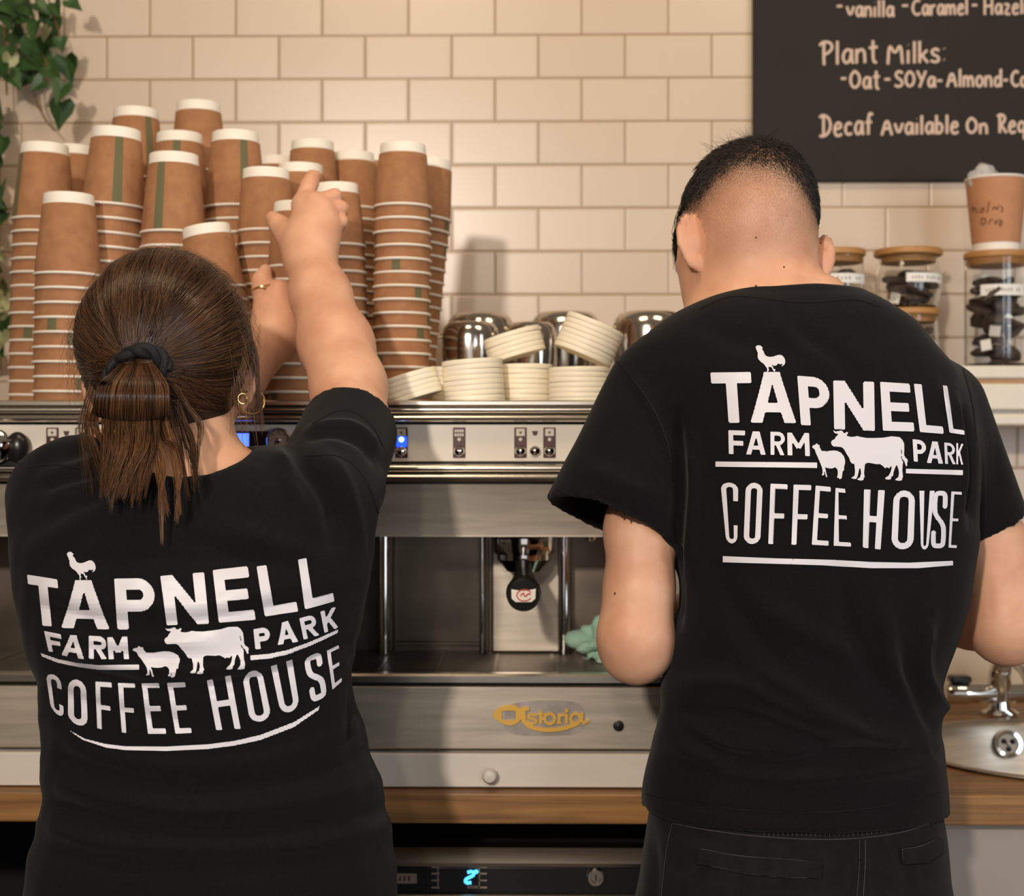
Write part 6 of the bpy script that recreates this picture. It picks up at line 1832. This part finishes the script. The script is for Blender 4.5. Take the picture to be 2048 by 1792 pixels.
# body with both raised arms
wc = P(332, 690, 1.60)
f = Field(axis_pts(P(0, 900, 1.55).x, P(830, 900, 1.72).x, 0.010, ((-0.36, -0.10, 0.0028), (-0.5, -0.36, 0.005))),
          axis_pts(1.40, 2.10, 0.010, ((1.83, 2.06, 0.0028), (1.50, 1.83, 0.0045))),
          axis_pts(0.0, 1.70, 0.011, ((1.42, 1.68, 0.0028), (1.20, 1.42, 0.0045))))
lo, hi = WS.box(); f.add(WS.fn(0.028, zlo=P(0, 1850, 1.55).z, zhi=P(0, 935, 1.55).z), lo, hi, 0.0)
lo, hi = WT.box(); f.add(WT.fn(0.022, zhi=P(0, 1780, 1.55).z), lo, hi, 0.01)
for h, s in ((hl, -1), (hr, 1)):
    leg(f, A(h), A((h.x, 1.56, 0.44)), A((h.x, 1.59, 0.085)), [0.076, 0.046, 0.032], (h.x + 0.02 * s, 1.71, 0.03))
f.cone(A(P(385, 975, 1.575)), A(P(372, 850, 1.60)), 0.060, 0.049, 0.03)
f.cone(A(P(320, 985, 1.575)), A(P(470, 985, 1.575)), 0.034, 0.034, 0.04)
wface = Vector((0.22, 0.95, 0.10))
L, R = add_head(f, wc, (0.076, 0.090, 0.094), wface, (0, -0.1, 1), 0.95)
ear(f, P(484, 772, 1.615), (0.85, -0.25, 0.0), (0.0, 0.1, 1), 0.92, 1)
ear(f, P(196, 790, 1.60), (-0.85, -0.25, 0.0), (0.0, 0.1, 1), 0.92, -1)
# right arm: shoulder, elbow, wrist
el = A(P(697, 772, 1.755)); wr = A(P(620, 518, 1.895))
f.chain([A(P(640, 1000, 1.57)), A(P(700, 862, 1.70)), el], [0.042, 0.0445, 0.0415], 0.02)
f.chain([el, A(P(672, 690, 1.80)), A(P(641, 590, 1.86)), wr], [0.0415, 0.0425, 0.0350, 0.0290], 0.02)
HY = 1.905
pt = lambda u_, v_, Y_: A(P(u_, v_, Y_))
kI, kM, kR, kP = pt(605, 410, HY + 0.010), pt(630, 405, HY + 0.002), pt(650, 422, HY - 0.001), pt(657, 449, HY - 0.001)
for kn, r_ in ((kI, 0.0145), (kM, 0.0135), (kR, 0.013), (kP, 0.0125)):
    f.cone(wr, kn, 0.0225, r_, 0.020)
f.cone(pt(600, 480, HY), pt(640, 470, HY), 0.021, 0.020, 0.02)
for kn in (kI, kM, kR, kP): f.ell(kn + A((0, -0.0075, 0.002)), (0.0085, 0.007, 0.008), 0.006)
f.chain([kI, pt(620, 366, HY + 0.026), pt(632, 343, HY + 0.042), pt(645, 321, HY + 0.054)], [0.0130, 0.0108, 0.0096, 0.0078], 0.004)
f.chain([kM, pt(670, 391, HY + 0.008), pt(669, 399, HY + 0.036), pt(652, 408, HY + 0.050)], [0.0112, 0.0092, 0.0088, 0.0078], 0.002)
f.chain([kR, pt(684, 416, HY + 0.008), pt(683, 424, HY + 0.036), pt(666, 430, HY + 0.050)], [0.0108, 0.0090, 0.0086, 0.0075], 0.002)
f.chain([kP, pt(683, 442, HY + 0.004), pt(683, 450, HY + 0.030), pt(668, 454, HY + 0.042)], [0.0104, 0.0086, 0.0080, 0.007], 0.002)
f.chain([pt(598, 498, HY - 0.002), pt(574, 468, HY + 0.010), pt(558, 450, HY + 0.022), pt(545, 436, HY + 0.030)], [0.0195, 0.0145, 0.0115, 0.0092], 0.010)
# left arm: hidden by the head up to the wrist
el2 = A(P(330, 850, 1.79)); wr2 = A(P(556, 668, 1.905))
f.chain([A(P(120, 985, 1.58)), A(P(190, 948, 1.70)), el2], [0.047, 0.040, 0.036], 0.02)
f.chain([el2, A(P(460, 765, 1.85)), wr2], [0.037, 0.037, 0.0285], 0.02)
LY = 1.925
k2 = [pt(560, 582, LY), pt(574, 594, LY + 0.014), pt(584, 612, LY + 0.026), pt(590, 632, LY + 0.036)]
for kn in k2: f.cone(wr2, kn, 0.0225, 0.0148, 0.018)
f.cone(pt(536, 640, LY - 0.01), pt(545, 600, LY), 0.020, 0.016, 0.016)
f.chain([pt(534, 622, LY - 0.005), pt(526, 580, LY + 0.004), pt(524, 560, LY + 0.010), pt(531, 541, LY + 0.018)], [0.0170, 0.0125, 0.0110, 0.0085], 0.009)
for i, kn in enumerate(k2):
    e1 = kn + A((0.012, 0.040, 0.006 - 0.006 * i)); e2 = e1 + A((0.014, 0.026, -0.004)); e3 = e2 + A((0.014, 0.010, -0.004))
    f.chain([kn, e1, e2, e3], [0.0115, 0.0098, 0.0088, 0.0075], 0.004)
V, Q = f.mesh(); V, Q = keep_largest(V, Q); V = laplace(V, Q, 1, 0.4)
wbody = link_mesh('body', V, Q, M['skin'], wom)
at = wbody.data.attributes.new('stubble', 'FLOAT', 'POINT'); at.data.foreach_set('value', np.zeros(len(V), np.float32))
eyes(L, wbody)
# jewellery
b = MB(); ec = P(503, 805, 1.612); q = P(487, 790, 1.612)
b.tube([ec + Vector((0.0128 * math.cos(t), 0.006 * math.cos(t), 0.0128 * math.sin(t))) for t in np.linspace(1.9, 1.9 + 5.9, 36)], 0.0016, 10)
b.build('hoop_earring', M['gold_metal'], wom)
b = MB(); ec2 = P(485, 797, 1.605)
b.tube([ec2 + Vector((0.0045 * math.cos(t), 0.003 * math.cos(t), 0.0055 * math.sin(t))) for t in np.linspace(0, 6.2, 20)], 0.0009, 8); b.build('small_earring', M['gold_metal'], wom)
b = MB(); rc = P(526, 575, LY - 0.004)
b.tube([rc + Vector((0.0128 * math.cos(t), 0.0128 * math.sin(t), 0.003 * math.cos(t))) for t in np.linspace(0, 6.283, 30)], 0.0011, 8); b.ball(P(527, 575, LY - 0.021), 0.0022, 0, 10, 8); b.build('finger_ring', M['gold_metal'], wom)

# hair: a dense under-layer plus strands drawn back to the tie
tie = P(276, 722, 1.508)
hcn = Vector(wc) + Vector((0, -0.004, 0.002))
HR = np.array([0.0930, 0.1010, 0.1020])
f = Field(axis_pts(wc.x - 0.13, wc.x + 0.13, 0.004), axis_pts(1.46, 1.73, 0.004), axis_pts(wc.z - 0.18, wc.z + 0.13, 0.004))
f.ell(hcn, tuple(HR - 0.003), 0.0)
f.ell(P(328, 795, 1.585), (0.062, 0.056, 0.046), 0.03)
f.ell(P(275, 735, 1.525), (0.036, 0.026, 0.028), 0.025)
f.ell(hcn + wface * 0.124 + Vector((-0.012, 0, -0.058)), (0.060, 0.060, 0.080), 0.015, sub=True)
V, Q = f.mesh(); V = laplace(V, Q, 2)
hair_root = link_mesh('hair', V, Q, pbr('hair_under', srgb(40, 25, 17), 0.55), wom); hair_root['label'] = 'brown hair gathered in a looped ponytail'
capb = BVHTree.FromPolygons([tuple(p) for p in V], [tuple(q) for q in Q])
rg = np.random.default_rng(21)
paths, tones, rads = [], [], []
td = (tie - hcn).normalized()
NP = 16
n_try = 0
while len(paths) < 5200 and n_try < 60000:
    n_try += 1
    d = Vector(rg.normal(0, 1, 3)).normalized()
    if d.y > 0.72 + 0.5 * d.z or d.z < -0.72: continue
    if d.z < -0.35 and d.y > -0.1: continue
    ang = d.angle(td)
    if ang < 0.35 or ang > 2.0: continue
    lift = rg.uniform(0.0002, 0.0022) + 0.0012 * math.sin(7 * d.x + 3 * d.z)
    tgt = td
    pth = []
    sw = rg.normal(0, 0.05)
    q0 = d; axis = q0.cross(tgt).normalized()
    for s in np.linspace(0, 1, NP):
        dd = (Quaternion(axis, ang * s) @ q0)
        side = axis * (sw * math.sin(math.pi * s) + 0.10 * math.sin(math.pi * s) * (1 if d.x > td.x else -1) * (0.5 if d.z > 0 else -0.2))
        dd = (dd + side).normalized()
        h, n, _, _ = capb.ray_cast(hcn + dd * 0.3, -dd)
        if h is None: pth = None; break
        pth.append(h + dd * (0.0010 + max(0.0, lift) * math.sin(math.pi * min(1, s * 0.9 + 0.1))))
    if not pth: continue
    pth[-1] = pth[-1].lerp(tie + Vector((rg.normal(0, 0.010), 0, rg.normal(0, 0.006))), 0.6)
    clump = 0.5 + 0.5 * math.sin(14 * d.x + 9 * d.z * d.x + 4 * d.y)
    paths.append([tuple(x) for x in pth]); tones.append(np.clip(rg.normal(0.12 + 0.18 * clump, 0.13), 0, 1)); rads.append(rg.uniform(0.00028, 0.00050))
# fly-away hairs round the outline
for k in range(420):
    a = rg.uniform(-0.3, 3.5); d = Vector((math.cos(a), rg.normal(-0.05, 0.25), math.sin(a))).normalized()
    h, n, _, _ = capb.ray_cast(hcn + d * 0.3, -d)
    if h is None: continue
    t_ = n.cross(Vector((0, 1, 0))).normalized() * rg.choice([-1, 1]) + Vector((0, 0, -0.4))
    ln = rg.uniform(0.018, 0.065)
    paths.append([tuple(h + n * (0.001 + 0.010 * math.sin(2.6 * s) * rg.uniform(0.5, 1)) + t_ * ln * s) for s in np.linspace(0, 1, NP)]); tones.append(rg.uniform(0.3, 0.8)); rads.append(0.00013)
strands('hair_strands', np.array(paths), rads, tones, M['hair_brown'], hair_root)
# loop of the ponytail
paths, tones, rads = [], [], []
for k in range(1500):
    s = rg.uniform(-1, 1); j = rg.normal(0, 1, 6)
    dep = rg.uniform(0, 1)
    wdt = 58 + 8 * dep
    inn = rg.uniform(0.0, 0.010)
    pts = [P(276 + s * 26, 722, 1.50), P(272 + s * 46 + j[0], 742, 1.470 + inn), P(266 + s * (wdt + 6) + j[1], 772, 1.452 + inn * 1.6), P(264 + s * (wdt + 11) + j[2], 806, 1.449 + inn * 1.6),
           P(263 + s * (wdt + 10) + j[3], 838 - 10 * s * s - inn * 900, 1.462 + inn * 0.6), P(266 + s * wdt + j[4], 846 - 12 * s * s - inn * 1200, 1.482), P(272 + s * 46, 826, 1.50), P(276 + s * 34, 780, 1.505)]
    paths.append(spline([tuple(p) for p in pts], 22)); tones.append(np.clip(rg.normal(0.28 + 0.12 * math.sin(s * 9), 0.15), 0, 1)); rads.append(rg.uniform(0.0003, 0.0005))
strands('ponytail_loop', np.array(paths), rads, tones, M['hair_brown'], hair_root)
# loose tail below the loop and wisps
paths, tones, rads = [], [], []
def lock(n, top, mid, end, wt, wm, we, tone, rad=0.00035, dend=14, per=22):
    k = 0
    while k < n:
        s0 = rg.uniform(-1, 1); tip = (rg.normal(0, we * 0.25), rg.normal(0, dend), rg.uniform(-0.003, 0.004)); ct = rg.normal(tone, 0.08); bow = rg.normal(0, 5)
        for _ in range(min(per, n - k)):
            k += 1
            s = np.clip(s0 + rg.normal(0, 0.16), -1.1, 1.1); fan = rg.normal(0, 1)
            a = P(top[0] + s * wt + rg.normal(0, 2.0), top[1], top[2] + rg.uniform(-0.004, 0.006))
            b_ = P(mid[0] + s * wm + bow + rg.normal(0, 1.8), mid[1], mid[2] + rg.uniform(-0.004, 0.005))
            c = P(end[0] + s0 * we + tip[0] + fan * 2.2, end[1] + tip[1] + rg.normal(0, 7), end[2] + tip[2] + rg.uniform(-0.0012, 0.0012))
            paths.append(spline([tuple(a), tuple(a.lerp(b_, 0.5) + Vector((0, -0.002, 0))), tuple(b_), tuple(b_.lerp(c, 0.5) + Vector((rg.normal(0, 0.0008), -0.001, 0))), tuple(c)], 20))
            tones.append(np.clip(rg.normal(ct, 0.12), 0, 1)); rads.append(rad * rg.uniform(0.8, 1.3))
lock(420, (255, 790, 1.488), (250, 890, 1.458), (228, 985, 1.438), 46, 42, 24, 0.42)
lock(260, (285, 790, 1.488), (288, 890, 1.460), (268, 988, 1.438), 36, 26, 22, 0.36)
lock(130, (330, 800, 1.492), (356, 880, 1.470), (378, 955, 1.445), 24, 24, 16, 0.26, dend=24)
lock(130, (318, 830, 1.486), (335, 930, 1.452), (342, 1030, 1.432), 14, 20, 22, 0.85, 0.0003, 18)
lock(110, (208, 770, 1.50), (178, 850, 1.50), (225, 935, 1.462), 12, 12, 26, 0.50, 0.0003, 24)
lock(22, (345, 770, 1.50), (400, 850, 1.50), (388, 950, 1.462), 14, 20, 14, 0.55, 0.0003, 24)
lock(60, (205, 700, 1.54), (168, 850, 1.53), (190, 960, 1.48), 8, 10, 24, 0.5, 0.00020, 30, per=3)
# hair hanging in front of the right ear and wisps at the nape
lock(70, (438, 575, 1.60), (508, 700, 1.61), (519, 850, 1.615), 16, 9, 10, 0.45, 0.00026, 30)
lock(60, (440, 600, 1.585), (470, 740, 1.565), (485, 860, 1.57), 10, 26, 30, 0.6, 0.00020, 40, per=3)
strands('ponytail_ends', np.array(paths), rads, tones, M['hair_brown'], hair_root)
# twisted black hair tie
b = MB()
for ph in (0, 2.1, 4.2):
    pts = []
    for t in np.linspace(-0.15, 3.35, 40):
        u_, v_ = 274 + 56 * math.cos(t), 738 - 44 * math.sin(t) + 14 * (1 - math.cos(t)) * 0.5
        c = P(u_, v_, 1.487 + 0.012 * abs(math.cos(t)))
        pts.append(c + Vector((0.0035 * math.cos(3.2 * t + ph), 0.0035 * math.sin(3.2 * t + ph), 0.0035 * math.sin(3.2 * t + ph + 1))))
    b.tube(pts, 0.0046, 10)
b.build('hair_tie', M['hair_tie'], wom)
for h, s in ((hl, -1), (hr, 1)):
    b = MB(); b.ball((h.x + 0.008 * s, 1.645, 0.045), (0.043, 0.120, 0.048), 0, 20, 12)
    b.v = [(x, y, max(z, 0.0) if z > 0.012 else 0.0) for x, y, z in b.v]
    b.build('shoe', M['shoe'], wom)
